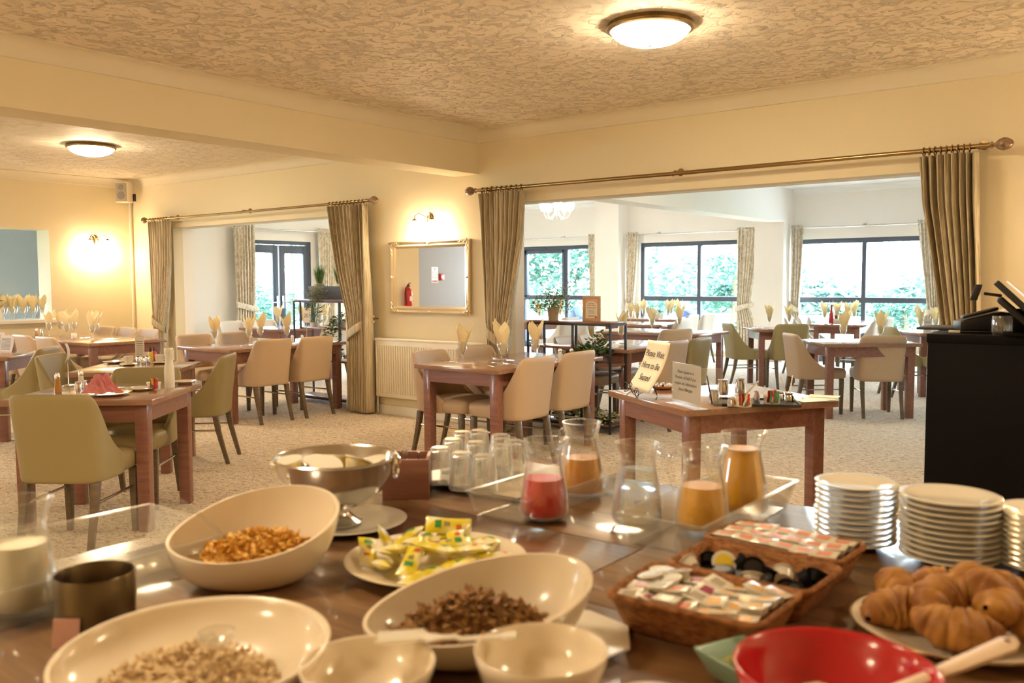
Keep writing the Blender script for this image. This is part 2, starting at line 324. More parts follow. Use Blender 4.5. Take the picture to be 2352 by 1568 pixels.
# unseen windows added to bring daylight into the side room and the recess
for nm,x,y,rz,w,z0,z1 in (('window_5',-14.6,3.3,PI/2,2.6,.8,2.2),('window_6',-11.8,BY-.1,0,2.2,.9,2.1)):
    r=thing(nm,'added unseen window letting daylight into the room','window',(x,y,0),rz,kind='structure'); b=B()
    for s in (-1,1): b.box(s*(w/2-.03),0,z0,.06,.08,z1-z0)
    b.box(0,0,z0,.06,.08,z1-z0); b.box(0,0,z0,w-.1,.08,.06); b.box(0,0,z1-.06,w-.1,.08,.06); ob('window_frame',b,'grey',r)
    b=B(); b.box(0,0,z0,w-.06,.008,z1-z0); ob('glass_pane',b,'pane',r)
# ---------------------------------------------------------------- outside
M['lawn']=m=mat('lawn',(.30,.42,.22),.9); vary(m,(.12,.20,.10),(.20,.30,.17),s=3)
M['paving']=mat('pale_paving',(.50,.49,.46),.9)
b=B(); wallbox(b,-60,40,EY+.35,80,-.3,-.14); wallbox(b,-60,-12.2,-20,EY+.35,-.3,-.14); struct('lawn',b,'lawn')
b=B(); wallbox(b,-14,6,EY+.35,EY+4.2,-.2,-.135); wallbox(b,-14.6,-12.2,7.5,EY+4.2,-.2,-.135); struct('path',b,'paving')
M['fol1']=m=mat('tree_leaf_teal',(.25,.48,.36),.8); vary(m,(.05,.13,.10),(.12,.25,.20),s=2)
M['fol2']=m=mat('tree_leaf_pale',(.5,.66,.55),.8); vary(m,(.22,.36,.32),(.42,.56,.52),s=2)
def tree(name,label,x,y,h,rw,material,n=1500,low=.1,trunk=True,ls=.22):
    r=thing(name,label,'tree' if trunk else 'bush',(x,y,-.14),0,'trees and bushes in the garden')
    b=B(); R=random.Random(int(x*31+y*7))
    lob=[(R.uniform(-.6,.6)*rw,R.uniform(-.6,.6)*rw,h*R.uniform(low+.15,.85),R.uniform(.35,.6)*rw) for _ in range(9)]
    for i in range(n):
        cx,cy,cz,cr=lob[i%9]; d=Vector((R.gauss(0,1),R.gauss(0,1),R.gauss(0,1))).normalized(); q=Vector((cx,cy,cz))+Vector((d.x,d.y,d.z*.8))*cr*R.uniform(.6,1.05)
        if q.z<h*low: q.z=h*low
        b.leafq(q,Vector((R.uniform(-1,1),R.uniform(-1,1),R.uniform(-.6,.6))),ls*.6,ls*R.uniform(.7,1.3))
    ob('foliage',b,material,r,smooth=False)
    b=B(); b.tube([(0,0,0),(.05,0,h*.3),(0,.05,h*.7)],[.12,.09,.04],8); ob('trunk',b,'stem',r)
tree('garden_tree','big bushy teal green tree behind the window beside the white pillar',-17.0,24.5,5.2,3.4,'fol1',3200,ls=.30)
tree('garden_tree','slim evergreen standing in the middle window',-10.9,24.5,2.5,.9,'fol1',1100,ls=.16)
tree('garden_tree','wide pale tree filling the middle window',-15.0,46,10,4.2,'fol2',1800,low=.2,ls=.35)
tree('garden_tree','pale bare-looking tree behind the pillar and the middle window',-8.0,47,9,3.6,'fol2',1200,low=.25,ls=.3)
tree('garden_bush','low green bush in the lower panes of the last window',-5.9,23.5,1.15,1.0,'fol1',900,low=.0,trunk=False,ls=.14)
tree('garden_bush','dark bush low in the middle window under the slim evergreen',-12.0,21.5,1.3,1.2,'fol1',900,low=0,trunk=False,ls=.14)
tree('garden_bush','rounded bush seen through the second pane of the garden doors',-18.5,13.2,2.2,1.6,'fol1',1100,low=0,trunk=False,ls=.2)
tree('garden_tree','tall pale tree seen through the garden doors',-27,21,6.2,3.0,'fol2',1300,ls=.3)
tree('garden_bush','low bush seen through the first pane of the garden doors',-22.4,17.4,1.2,1.2,'fol1',600,low=0,trunk=False,ls=.16)
b=B(); R=random.Random(5)
for i in range(5200):
    t=R.uniform(0,1); x=-24+t*34; y=40-3*t; hh=2.6+.9*sin(t*13)+.6*sin(t*29); q=(x,y+R.uniform(-1,1),R.uniform(-.1,hh)*R.uniform(.6,1)); b.leafq(q,(R.uniform(-1,1),R.uniform(-1,1),R.uniform(-.5,.5)),.35,.6)
tag(ob('hedge',b,'fol2',smooth=False),'long pale hedgerow at the far end of the garden','hedge',kind='stuff')
for i,(x,y) in enumerate(((-7.15,16.6),(-6.0,17.3))):
    r=thing('garden_planter',('square pale stone planter just outside the middle window','second stone planter outside, beside the white pillar')[i],'planter',(x,y,-.135),0,'stone planters outside'); b=B(); b.box(0,0,0,.42,.42,.5,taper=.8); ob('planter_box',b,'paving',r,bevel=.01)
    b=B()
    for k in range(120): a=rnd.uniform(0,6.28); q=rnd.uniform(0,.18); b.leafq((q*cos(a),q*sin(a),.48+rnd.uniform(0,.2)),(cos(a),sin(a),rnd.uniform(.2,1)),.06,.1)
    ob('foliage',b,'fol1',r,smooth=False)
# world: bright overcast sky
w=bpy.data.worlds.new('overcast_sky'); SC.world=w; w.use_nodes=True; bg=w.node_tree.nodes['Background']
tc=w.node_tree.nodes.new('ShaderNodeTexCoord'); sx=w.node_tree.nodes.new('ShaderNodeSeparateXYZ'); cr=w.node_tree.nodes.new('ShaderNodeValToRGB')
w.node_tree.links.new(tc.outputs['Generated'],sx.inputs[0]); w.node_tree.links.new(sx.outputs[2],cr.inputs[0]); w.node_tree.links.new(cr.outputs[0],bg.inputs[0])
cr.color_ramp.elements[0].color=(.80,.90,1,1); cr.color_ramp.elements[0].position=0; cr.color_ramp.elements[1].color=(.62,.79,1,1); cr.color_ramp.elements[1].position=.7
bg.inputs[1].default_value=SKY
# ================================================================ FIXTURES
WARM=(1,.70,.36)
M['dome']=mat('lit_opal_glass',(.9,.85,.75),.4,emit=DOME,ecol=(1,.79,.51)); M['shade']=mat('lit_lamp_shade',(.9,.85,.75),.4,emit=SHADE,ecol=(1,.78,.50)); M['chshade']=mat('lit_chandelier_shade',(.9,.88,.85),.4,emit=14,ecol=(1,.88,.70))
r=thing('ceiling_light','round flush ceiling light with brass rim on the textured ceiling above the buffet','ceiling light')
b=B(); b.lathe([(0,0),(.235,0),(.235,-.012),(.242,-.022),(.238,-.034),(.222,-.040),(.215,-.034)],48); ob('rim',b,'brass',r)
b=B(); b.lathe([(.216,-.032)]+[(.216*cos(t),-.032-.085*sin(t)) for t in [i*PI/2/10 for i in range(1,11)]],48); ob('glass_shade',b,'dome',r,ang=80)
b=B(); b.lathe([(0,-.122),(.008,-.122),(.010,-.115),(.006,-.11)],10); ob('finial',b,'brass',r)
pr=Proto(r); g='flush dome ceiling lights'
pr.put((-2.47,4.41,CZ),0,r['label'],g)
pr.put((-9.05,4.55,CZ),0,'smaller-looking dome ceiling light over the tables beyond the ceiling beam',g)
for x,y,l in ((-8.9,.6,'dome light over the far corner of the room'),(-2.4,.6,'dome ceiling light over the buffet tables'),(1.3,3.2,'dome light over the till counter'),(-2.4,-2.4,'dome ceiling light behind the buffet'),(-8.9,-2.2,'dome ceiling light by the recess')): pr.put((x,y,CZ),0,l,g)
# wall lights
def sconce(x,y,z,rz,label):
    r=thing('wall_light',label,'wall light',(x,y,z),rz,'brass wall lights')
    b=B(); b.lathe([(0,0),(.045,0),(.05,.008),(.03,.02),(0,.024)],20,fn=lambda p,a:(p[0],-p[2],p[1]*1.3)); ob('backplate',b,'brass',r)
    for s in (-1,1):
        b=B(); b.tube([(0,-.02,0),(s*.04,-.07,.04),(s*.08,-.10,.06),(s*.115,-.11,.035),(s*.12,-.11,-.005)],.006,8); b.lathe([(.005,.012),(.022,.0),(.026,-.012),(0,-.012)],14,s*.12,-.11,0); arm_=ob('arm',b,'brass',r)
        b=B(); b.lathe([(.020,-.010),(.032,-.03),(.045,-.06),(.056,-.10),(.062,-.118),(.060,-.118),(.052,-.098),(.040,-.06),(.026,-.03),(.014,-.010)],24,s*.12,-.11,0); ls_=ob('lamp_shade',b,'shade',arm_)
        l=bpy.data.lights.new('bulb','POINT'); l.energy=SCON; l.color=(1,.78,.50); l.shadow_soft_size=.035; o=bpy.data.objects.new('bulb',l); C.objects.link(o); o.parent=r; o.location=(s*.12,-.11,-.135)
sconce(-6.12,WY,2.02,0,'lit brass two-arm wall light above the gilt mirror')
sconce(WX,5.95,1.99,PI/2,'lit brass two-arm wall light on the wall beside the serving hatch')
sconce(-.2,WY,2.02,0,'lit brass two-arm wall light beyond the till')
# chandelier
r=thing('chandelier','five-arm white chandelier with glowing cup shades in the garden room','chandelier',(-8.45,12.0,EZ))
b=B(); b.lathe([(0,0),(.06,0),(.05,-.03),(.012,-.05),(.012,-.30),(.03,-.33),(.02,-.40),(.03,-.46),(.0,-.50)],16); ob('centre_stem',b,'white',r)
for k in range(5):
    a=k*2*PI/5+.35; c,s=cos(a),sin(a); b=B(); b.tube([(q*c,q*s,z) for q,z in ((.02,-.36),(.05,-.46),(.12,-.53),(.19,-.51),(.225,-.45),(.225,-.42))],.008,7); b.lathe([(.006,-.43),(.028,-.41),(.0,-.405)],12,.225*c,.225*s,0); ob('arm',b,'white',r)
    b=B(); b.lathe([(.02,-.41),(.05,-.385),(.066,-.34),(.072,-.29),(.07,-.27),(.066,-.27),(.066,-.29),(.058,-.34),(.04,-.38),(0,-.395)],18,.225*c,.225*s,0); ob('glass_shade',b,'chshade',r)
CHD=bpy.data.objects['chandelier']; CHD['group']='chandeliers'
dup(CHD,(-9.3,8.8,EZ),0,'added unseen chandelier for warm light, over the tables by the garden doors','chandeliers'); dup(CHD,(-3.6,9.2,EZ),0,'added unseen chandelier for warm light, beyond the cross beam','chandeliers')  # unseen copies added above the openings to warm and brighten the garden room
# loudspeaker and its conduit in the corner
r=thing('wall_speaker','small beige loudspeaker box mounted high in the corner of the room','loudspeaker',(-11.66,6.30,2.50),rad(28))
b=B(); b.box(0,0,0,.185,.15,.27); ob('cabinet',b,'cornice',r,bevel=.008)
M['grille']=mat('speaker_grille',(.42,.37,.30),.8)
b=B(); b.box(0,-.078,.012,.165,.008,.246); ob('grille',b,'grille',r,bevel=.003)
M['cone']=mat('speaker_cone',(.28,.25,.21),.7)
for z,q in ((.20,.035),(.09,.05)):
    b=B(); b.lathe([(0,.002),(q*.4,.001),(q,.004),(q*1.1,0)],20,fn=lambda p,a:(p[0],-p[2],p[1])); ob('speaker_cone',b,'cone',r,(0,-.084,z))
b=B(); b.box(.11,.06,.02,.02,.04,.10); b.tube([(.10,.05,.08),(0,.09,.1)],.01,6); ob('bracket',b,'black',r)
b=B(); b.box(WX+.012,WY-.045,.1,.022,.022,2.62); struct('trim_16',b,'white',bevel=.003)
# radiator
r=thing('radiator','white panel radiator on the wall below the gilt mirror','radiator',(-6.10,WY-.075,0)); w=1.50
b=B(); b.box(0,0,.195,w,.05,.60); ob('panel',b,'radiator',r,bevel=.008)
b=B()
for k in range(44): b.box(-w/2+.03+k*(w-.06)/43,-.030,.235,.016,.012,.505)
ob('ribs',b,'radiator',r,bevel=.004)
b=B(); b.box(0,.0,.79,w+.004,.075,.022); ob('top_grille',b,'radiator',r,bevel=.004)
b=B()
for s in (-1,1): b.tube([(s*(w/2+.02),.02,.02),(s*(w/2+.02),.02,.24),(s*(w/2-.01),.02,.24)],.009,8); b.lathe([(.014,0),(.016,.02),(.014,.05),(.006,.06)],12,s*(w/2+.02),.02,.24)
ob('pipe',b,'white',r)
# gilt mirror
r=thing('wall_mirror','champagne gilt framed mirror with ornate corners hanging between the two curtained openings','mirror',(-6.13,WY-.005,1.445)); w,h=1.085,.735
def prof(t): return [(0,0),(0,.028),(.012,.036),(.022,.030),(.034,.022),(.050,.026),(.062,.018),(.072,.012),(.072,0)][t]
b=B()
for k in range(9):
    u,d=prof(k)
    for sx,sz in ((-1,-1),(1,-1),(1,1),(-1,1)): b.v.append((sx*(w/2-u),-d,sz*(h/2-u)))
for k in range(8):
    for c in range(4): e=(c+1)%4; b.f.append((k*4+c,k*4+e,k*4+4+e,k*4+4+c))
ob('frame',b,'gold',r,ang=25)
def rosette(b,x,z,n,sc,R):
    for k in range(n):
        a=R.uniform(0,6.28); q=R.uniform(0,.028)*sc; p=[(.002,-.012),(.008*sc,-.006),(.010*sc,.0),(.006*sc,.006),(0,.009)]
        b.lathe(p,8,fn=lambda p,a_:(p[0]+x+q*cos(a)*1.5,-.034-p[2],p[1]+z+q*sin(a)))
R=random.Random(3)
for sx in (-1,1):
    for sz in (-1,1):
        b=B(); x,z=sx*(w/2-.022),sz*(h/2-.022); rosette(b,x,z,12,1,R)
        for L,dx,dz in ((.13,-sx,0),(.12,0,-sz)):
            pts=[(x+dx*L*t+ .010*sin(t*14)*(dz!=0),-.040,z+dz*L*t+.010*sin(t*14)*(dx!=0)) for t in [i/12 for i in range(13)]]; b.tube(pts,[.007*(1-.8*i/12)+.001 for i in range(13)],6)
        ob('corner_ornament',b,'gold',r)
for x,z in ((0,h/2-.02),(0,-h/2+.02),(-w/2+.02,0),(w/2-.02,0)): b=B(); rosette(b,x,z,7,.7,R); ob('rosette_ornament',b,'gold',r)
b=B(); b.box(0,-.008,-h/2+.065,w-.13,.006,h-.13); ob('mirror_glass',b,'mirror',r)
b=B(); b.box(0,-.002,-h/2+.01,w-.02,.004,h-.02); ob('backing',b,'black',r)
# things on the walls that the mirror shows
def wallthing(name,label,cat,y,z,x=-13.30): return thing(name,label,cat,(x,y,z),PI/2)
r=wallthing('fire_notice_sign','white fire action notice with a red foot, seen in the mirror','notice',-1.26,1.38); b=B(); b.box(0,-.003,0,.21,.004,.34); ob('board',b,'paper',r)
b=B(); b.box(0,-.006,.015,.17,.002,.03); ob('red_band',b,'redink',r); b=B(); b.box(0,-.006,.28,.03,.002,.03)
for k in range(3): b.box(-.03,-.006,.11+k*.05,.09,.002,.006); b.box(.06,-.006,.105+k*.05,.02,.002,.02)
ob('print',b,'greyink',r)
r=wallthing('fire_alarm_point','small red fire alarm call point beside the notice, seen in the mirror','alarm',-1.47,1.43); M['red']=mat('red_plastic',(.55,.03,.03),.3); b=B(); b.box(0,-.02,0,.13,.04,.14); ob('case',b,'red',r,bevel=.006); b=B(); b.box(0,-.043,.045,.07,.004,.06); ob('panel',b,'paper',r)
r=wallthing('fire_extinguisher','red fire extinguisher on the wall, seen in the mirror','fire extinguisher',1.15,1.02,WX); b=B(); b.lathe([(0,0),(.07,0),(.075,.02),(.075,.28),(.06,.34),(.025,.37),(.025,.40),(0,.40)],24,0,-.10,-.1); ob('cylinder',b,'red',r)
b=B(); b.box(0,-.10,.30,.03,.03,.03); b.tube([(0,-.1,.33),(.02,-.15,.36),(.04,-.2,.35)],.008,6); b.tube([(0,-.1,.31),(.02,-.15,.31),(.04,-.19,.29)],.008,6); b.tube([(.02,-.1,.30),(.09,-.12,.26),(.10,-.13,.1),(.085,-.13,-.05)],.01,7); ob('valve',b,'black',r)
b=B(); b.box(0,-.176,.02,.08,.004,.09); ob('label_plate',b,'paper',r)
# ---------------------------------------------------------------- curtains
def curtain(name,label,y,rows,n,amp,material,group=None,ydir=1,axis='x',tie=None,seed=1,rings=None):
    """rows: (z, edge0, edge1) from top to bottom; n folds between the edges"""
    r=thing(name,label,'curtain',(0,0,0),0,group); R=random.Random(seed); ph=[R.uniform(-.5,.5) for _ in range(n+2)]; am=[R.uniform(.7,1.25) for _ in range(n+2)]
    zs=[q[0] for q in rows]
    def prof(z):
        for a,c in zip(rows,rows[1:]):
            if z<=a[0] and z>=c[0]:
                t=(a[0]-z)/(a[0]-c[0]); t=t*t*(3-2*t) if len(rows)<5 else t; return a[1]+(c[1]-a[1])*t,a[2]+(c[2]-a[2])*t
        return rows[-1][1:]
    zt,zb=rows[0][0],rows[-1][0]
    def fn(u,v):
        z=zt+(zb-zt)*v; e0,e1=prof(z); k=u*n; i=min(int(k),n); f=k-i; A=amp*(am[i]*(1-f)+am[min(i+1,n)]*f); wv=abs(e1-e0)/abs(rows[0][2]-rows[0][1])
        ww=sin(2*PI*k+ph[i]*(1-f)*.8+ph[min(i+1,n)]*f*.8+.5*sin(v*5+i)); x=e0+(e1-e0)*(u+.018*sin(2*PI*k*2+v*3)); yy=A*ww*(1+.35*(1-wv))
        p=(x,y+yy,z) if axis=='x' else (y+yy,x,z); return p
    b=B(); b.grid(fn,n*14+1,46); ob('fabric',b,material,r,ang=180,mods=[('SOLIDIFY',dict(thickness=.006,offset=0))])
    if tie:
        z,e0,e1,zk,ek=tie   # band round the gathered cloth up to a hook at ek,zk
        pts=[]; c=(e0+e1)/2; hw=abs(e1-e0)/2+.015; s=1 if ek>c else -1
        def bandpt(t,w):   # front half wraps round, rising to the hook
            a=PI*(1-t) if s>0 else PI*t
            X=c-s*hw*cos(t*PI)*1.0; 
            if t>.6: X=c-s*hw*cos(.6*PI)+(ek-(c-s*hw*cos(.6*PI)))*(t-.6)/.4
            Y=-(amp*1.6+.03)*sin(min(t/.8,1)*PI*.5+.25 if t<.8 else PI/2+.25-(t-.8)*2.2)*1.0
            Z=z+(zk-z)*t**1.25
            Y=Y+(.085-Y)*(max(0,t-.6)/.4)**1.3; return X,Y,Z
        b=B()
        def g(u,v):
            X,Y,Z=bandpt(u,v); k=1-.35*abs(u-.45); off=(v-.5)*.095*k; p=(X,y+Y,Z-off); 
            return p if axis=='x' else (y-Y*ydir*-1,X,Z-off)
        b.grid(g,24,5); ob('tieback',b,material,r,ang=180,mods=[('SOLIDIFY',dict(thickness=.012,offset=0))])
        def g2(u,v): X,Y,Z=bandpt(0,v); a=u*PI; p=(c-s*hw*cos(a),y+(amp*1.3+.02)*sin(a),z+(zk-z)*u-(v-.5)*.08); return p if axis=='x' else (p[1],p[0],p[2])
        b=B(); b.grid(g2,14,4); ob('tieback_loop',b,material,r,ang=180,mods=[('SOLIDIFY',dict(thickness=.010,offset=0))])
        b=B(); p0=(ek,WY if y<WY else EY,zk); p1=(ek,p0[1]-.06,zk+.005)
        if axis=='x': b.tube([p0,p1],.008,8); b.lathe([(0,0),(.016,.004),(.018,.012),(0,.02)],12,fn=lambda p,a:(p[0]+ek,p1[1]-p[2],p[1]+zk)); ob('hook',b,'brass',r)
    return r
CYY=6.36
cg='gold curtains at the two openings'
curtain('curtain','gold striped curtain tied back at the opening next to the corner loudspeaker',CYY,[(2.215,-11.17,-10.64),(1.7,-11.14,-10.66),(1.25,-11.12,-10.72),(.80,-11.06,-10.84),(.45,-11.08,-10.84),(.02,-11.10,-10.80)],9,.045,'curtain',cg,tie=(.78,-11.06,-10.84,1.0,-11.20),seed=2)
curtain('curtain','gold striped curtain tied back with a pleated band beside the radiator',CYY,[(2.215,-7.53,-6.90),(1.9,-7.47,-6.89),(1.5,-7.37,-6.88),(1.1,-7.22,-6.87),(.80,-7.17,-6.88),(.5,-7.19,-6.88),(.02,-7.22,-6.88)],10,.055,'curtain',cg,tie=(.80,-7.17,-6.88,1.01,-6.905),seed=5)
curtain('curtain','gold striped curtain between the gilt mirror and the wide opening',CYY,[(2.215,-5.37,-4.83),(1.8,-5.34,-4.86),(1.4,-5.30,-4.93),(1.03,-5.27,-5.01),(.80,-5.24,-5.06),(.4,-5.24,-5.04),(.02,-5.25,-5.00)],9,.055,'curtain',cg,tie=(.80,-5.24,-5.06,1.03,-5.34),seed=8)
curtain('curtain','large gold striped curtain behind the black till counter',CYY,[(2.215,-1.52,-1.17),(1.9,-1.50,-1.16),(1.5,-1.43,-1.14),(1.07,-1.36,-1.12),(.75,-1.30,-1.10),(.02,-1.32,-1.10)],8,.062,'curtain',cg,tie=(.75,-1.30,-1.10,1.0,-1.02),seed=12)
def rod(name,label,x0,x1,y,z,rr,ringr,sets,brk,mt='brass',fin=True,wally=WY,grp='curtain rods'):
    r=thing(name,label,'curtain rod',(0,0,0),0,grp); b=B(); b.tube([(x0,y,z),((x0+x1)/2,y,z-.004),(x1,y,z)],rr,12); ob('pole',b,mt,r)
    if fin:
        for x,s in ((x0,-1),(x1,1)):
            b=B(); b.lathe([(rr,0),(rr*1.5,.01),(rr*.8,.02),(rr*.8,.028),(.030,.045),(.042,.075),(.038,.10),(.022,.125),(0,.135)],18,fn=lambda p,a:(s*p[2],p[0],p[1])); ob('finial',b,'finial',r,(x,y,z))
    for s0,s1,n in sets:
        for k in range(n):
            b=B(); x=s0+(s1-s0)*(k+.5)/n; R2=random.Random(k); tl=R2.uniform(-.3,.3); b.tube([(x+.01*tl*cos(a),y+ringr*cos(a),z-.006+ringr*sin(a)) for a in [i*2*PI/16 for i in range(16)]],.0045,6,closed=True); ob('ring',b,mt,r)
    for x in brk: b=B(); b.tube([(x,wally,z+.02),(x,y+.03,z+.02),(x,y,z-rr-.004)],.008,8); b.lathe([(0,0),(.03,0),(.03,.012),(0,.012)],14,fn=lambda p,a:(x+p[0],wally-p[2],z+.02+p[1])); ob('bracket',b,mt,r)
    return r
M['finial']=m=mat('crackled_brown_finial',(.22,.12,.06),.25,coat=.5); vary(m,(.12,.06,.03),(.36,.22,.12),s=40)
rod('curtain_rod','brass curtain pole over the opening next to the loudspeaker',-11.20,-6.87,CYY,2.245,.014,.024,[(-11.16,-10.7,7),(-7.52,-6.93,10)],(-10.68,-9.1,-6.95))
rod('curtain_rod','long brass curtain pole over the widest opening',-5.40,-1.10,CYY,2.250,.016,.027,[(-5.35,-4.84,9),(-1.51,-1.20,9)],(-5.33,-3.35,-1.16))
# garden room curtains and poles
gx='pale curtains in the garden room'; yy=EY-.16
for nm,x0,x1,xw0,xw1,hook,sd in (
 ('pale patterned curtain at the first tall window, against the white pillar',-9.72,-9.42,-9.68,-9.50,-9.42,21),
 ('pale eyelet curtain tied back on the far side of the white pillar',-8.84,-8.56,-8.84,-8.66,-8.88,22),
 ('pale patterned curtain tied back at the square pillar, middle window',-6.57,-6.14,-6.56,-6.30,-6.13,23),
 ('pale patterned curtain between the square pillar and the last window',-5.58,-5.36,-5.58,-5.42,-5.60,24),
 ('pale patterned curtain at the far edge of the last window',-3.56,-3.05,-3.40,-3.10,-3.02,25)):
    w=x1-x0; curtain('window_curtain',nm,yy,[(2.33,x0,x1),(1.8,x0+(xw0-x0)*.3,x1+(xw1-x1)*.3),(1.0,xw0,xw1),(.9,xw0,xw1),(.5,x0+.02,x1-.02),(.03,x0,x1)],max(4,int(w/.055)),.028,'excurtain',gx,tie=(.86,xw0,xw1,1.0,hook),seed=sd)
gy=EX+.14
for nm,y0,y1,w0,w1,sd in (('pale patterned curtain tied back at the wall side of the garden doors',8.03,8.40,8.05,8.38,31),('pale patterned curtain beyond the garden doors, above the planter',9.66,10.06,9.72,10.0,32)):
    r=curtain('window_curtain',nm,gy,[(2.30,y0,y1),(1.6,y0+.01,y1),(1.0,w0,w1),(.5,y0,y1-.03),(.03,y0,y1)],7,.03,'excurtain',gx,axis='y',seed=sd)
    b=B(); zc=1.02 if sd==31 else 1.0
    b.grid(lambda u,v:(gy+.055,y0-.02+(y1-y0+.03)*u,zc-.10*u*(1 if sd==31 else -1)+.05+(v-.5)*.09),12,4); ob('tieback',b,'excurtain',r,ang=180,mods=[('SOLIDIFY',dict(thickness=.012,offset=0))])
rod('curtain_rod','thin steel curtain pole above the first tall window',-11.6,-9.44,yy,2.28,.013,.022,[],(-10.4,),'steel',False,EY)
rod('curtain_rod','thin steel curtain pole above the middle window',-8.84,-6.14,yy,2.28,.013,.03,[(-8.70,-8.58,2)],(-8.2,),'steel',False,EY)
rod('curtain_rod','thin steel curtain pole above the last window',-5.58,-3.0,yy,2.28,.013,.03,[(-5.45,-5.36,2)],(-4.4,),'steel',False,EY)
r=thing('curtain_rod','steel curtain pole above the garden doors','curtain rod',(0,0,0),0,'curtain rods'); b=B(); b.tube([(gy,8.0,2.24),(gy,10.14,2.24)],.014,10); ob('pole',b,'steel',r); b=B(); b.lathe([(0,0),(.03,.01),(.04,.035),(.03,.06),(0,.07)],14,fn=lambda p,a:(gy+p[0],10.14+p[2],2.24+p[1])); ob('finial',b,'chrome',r)
r=curtain('window_curtain','grey-blue patterned curtain seen through the serving hatch',-12.45,[(2.6,5.62,5.95),(1.4,5.63,5.93),(.03,5.62,5.95)],5,.03,'excurtain',gx,axis='y',seed=40)
# ================================================================ CHAIRS
def chair_meshes(lm):
    H=.84
    # plan of the back: half path from the centre back round the corner to the front of the wing
    path=[(0,-.262),(.08,-.261),(.16,-.256),(.208,-.243),(.232,-.215),(.238,-.172),(.240,-.11),(.240,-.04),(.238,.05)]
    topz=[H,H,H-.001,H-.004,H-.022,.735,.60,.525,.472]
    full=[(-x,y,z) for (x,y),z in zip(path[::-1],topz[::-1])]+[(x,y,z) for (x,y),z in zip(path[1:],topz[1:])]
    nv=9; b=B(); zb=.365
    def fn(i,j):
        x,y,zt=full[i]; z=zb+(zt-zb)*j/(nv-1); k=(z-zb)/(H-zb); x*=.92+.085*k; y2=y-.055*k**1.3 if y<-.1 else y-.055*k**1.3*max(0,(.06-y)/.16)
        return (x,y2,z)
    b.grid(lambda u,v:fn(int(round(u*(len(full)-1))),int(round(v*(nv-1)))),len(full),nv)
    shell=mesh(b,lm,ang=180,mods=[('SOLIDIFY',dict(thickness=.036,offset=-1)),('SUBSURF',dict(levels=2,render_levels=2))])
    # direction of thickness is checked: the inner skin must lie on the seat side
    b=B()
    def sf(u,v):
        a=2*PI*u; ex=.28; cx=abs(cos(a))**ex*(1 if cos(a)>0 else -1); cy=abs(sin(a))**ex*(1 if sin(a)>0 else -1); return cx,cy
    rings=[(.0,.372,0),(.205,.372,0),(.222,.385,0),(.226,.44,0),(.218,.468,0),(.19,.482,0),(.0,.490,0)]
    b2=B(); n=28; 
    for i in range(n):
        cx,cy=sf(i/n,0)
        for q,z,_ in rings: b2.v.append((cx*q*(.97),.028+cy*q*1.03,z))
    m=len(rings)
    for i in range(n):
        j=(i+1)%n
        for k in range(m-1): b2.f.append((i*m+k,j*m+k,j*m+k+1,i*m+k+1))
    seat=mesh(b2,lm,ang=70,mods=[('WELD',dict(merge_threshold=.0005))])
    return shell,seat
def leg_mesh(front):
    b=B()
    if front: secs=[(.0,.188,.200,.015),(.372,.190,.200,.021)]
    else: secs=[(.0,.185,-.300,.0145),(.12,.186,-.268,.016),(.25,.187,-.235,.0185),(.372,.188,-.215,.021)]
    for z,x,y,h in secs:
        for a,d in ((-1,-1),(1,-1),(1,1),(-1,1)): b.v.append((a*h,y+d*h,z))
    n=len(secs)
    for k in range(n-1):
        for c in range(4): e=(c+1)%4; b.f.append((k*4+c,k*4+e,k*4+4+e,k*4+4+c))
    b.f.append((3,2,1,0)); b.f.append(tuple((n-1)*4+i for i in range(4))); return mesh(b,M['leg'],bevel=.003,ang=35)
LF,LR=leg_mesh(True),leg_mesh(False)
bb=B(); bb.tube([(0,-.235,.26),(0,.195,.26)],.008,8); RAIL=mesh(bb,M['steel'])
CH={}
for k in ('olive','sand','cream'):
    sh,st=chair_meshes(M[k]); r=thing('dining_chair','x','chair',(0,0,0)); ob('backrest',sh,None,r); ob('seat',st,None,r)
    for s in (-1,1): ob('leg',LF,None,r,(s*.188,0,0)); ob('leg',LR,None,r,(s*.186,0,0)); ob('side_rail',RAIL,None,r,(s*.187,0,0))
    CH[k]=Proto(r)
def chair(k,x,y,deg,label,group): return CH[k].put((x,y,0),rad(deg-90),label,group)
gO='olive leather chairs'; gS='sand leather chairs'; gC='pale chairs in the garden room'
chair('olive',-4.755,2.275,126,'big olive leather tub chair with its back to the buffet, beside the pink napkin table',gO)
chair('olive',-5.326,2.885,312,'olive leather chair tucked between the pink napkin table and the table behind it',gO)
chair('olive',-6.245,3.885,222,'olive leather chair seen side-on at the outer corner of the breakfast-cup table',gO)
chair('olive',-6.99,3.40,36,'olive leather chair facing us behind the table number stand with the curled card',gO)
chair('olive',-8.28,3.42,223,'olive leather chair with back turned, at the table by the picture edge with menu cards',gO)
chair('sand',-9.70,4.58,90,'sand leather chair, back towards us, at the free end of the hatch table',gS)
chair('sand',-10.27,4.58,90,'sand leather chair with back towards us at the long table, under the potted croton',gS)
chair('sand',-10.86,4.58,90,'sand leather chair mostly hidden at the hatch end of the long table',gS)
chair('sand',-11.30,5.52,272,'sand leather chair against the hatch wall behind the long table',gS)
chair('sand',-10.78,5.52,268,'sand leather chair in the middle behind the long table by the hatch',gS)
chair('sand',-10.22,5.50,270,'sand leather chair behind the long table, next to the tied gold curtain',gS)
chair('sand',-7.55,5.43,180,'sand leather chair with back to us, outer one at the smaller opening',gS)
chair('sand',-7.53,5.95,183,'sand leather chair with its back to us, beside the tall black vase and plant shelf',gS)
chair('sand',-8.40,5.42,0,'sand leather chair facing us over the table in the smaller opening, nearer side',gS)
chair('sand',-8.38,5.93,2,'sand leather chair facing us at the smaller opening, deeper in beside its twin',gS)
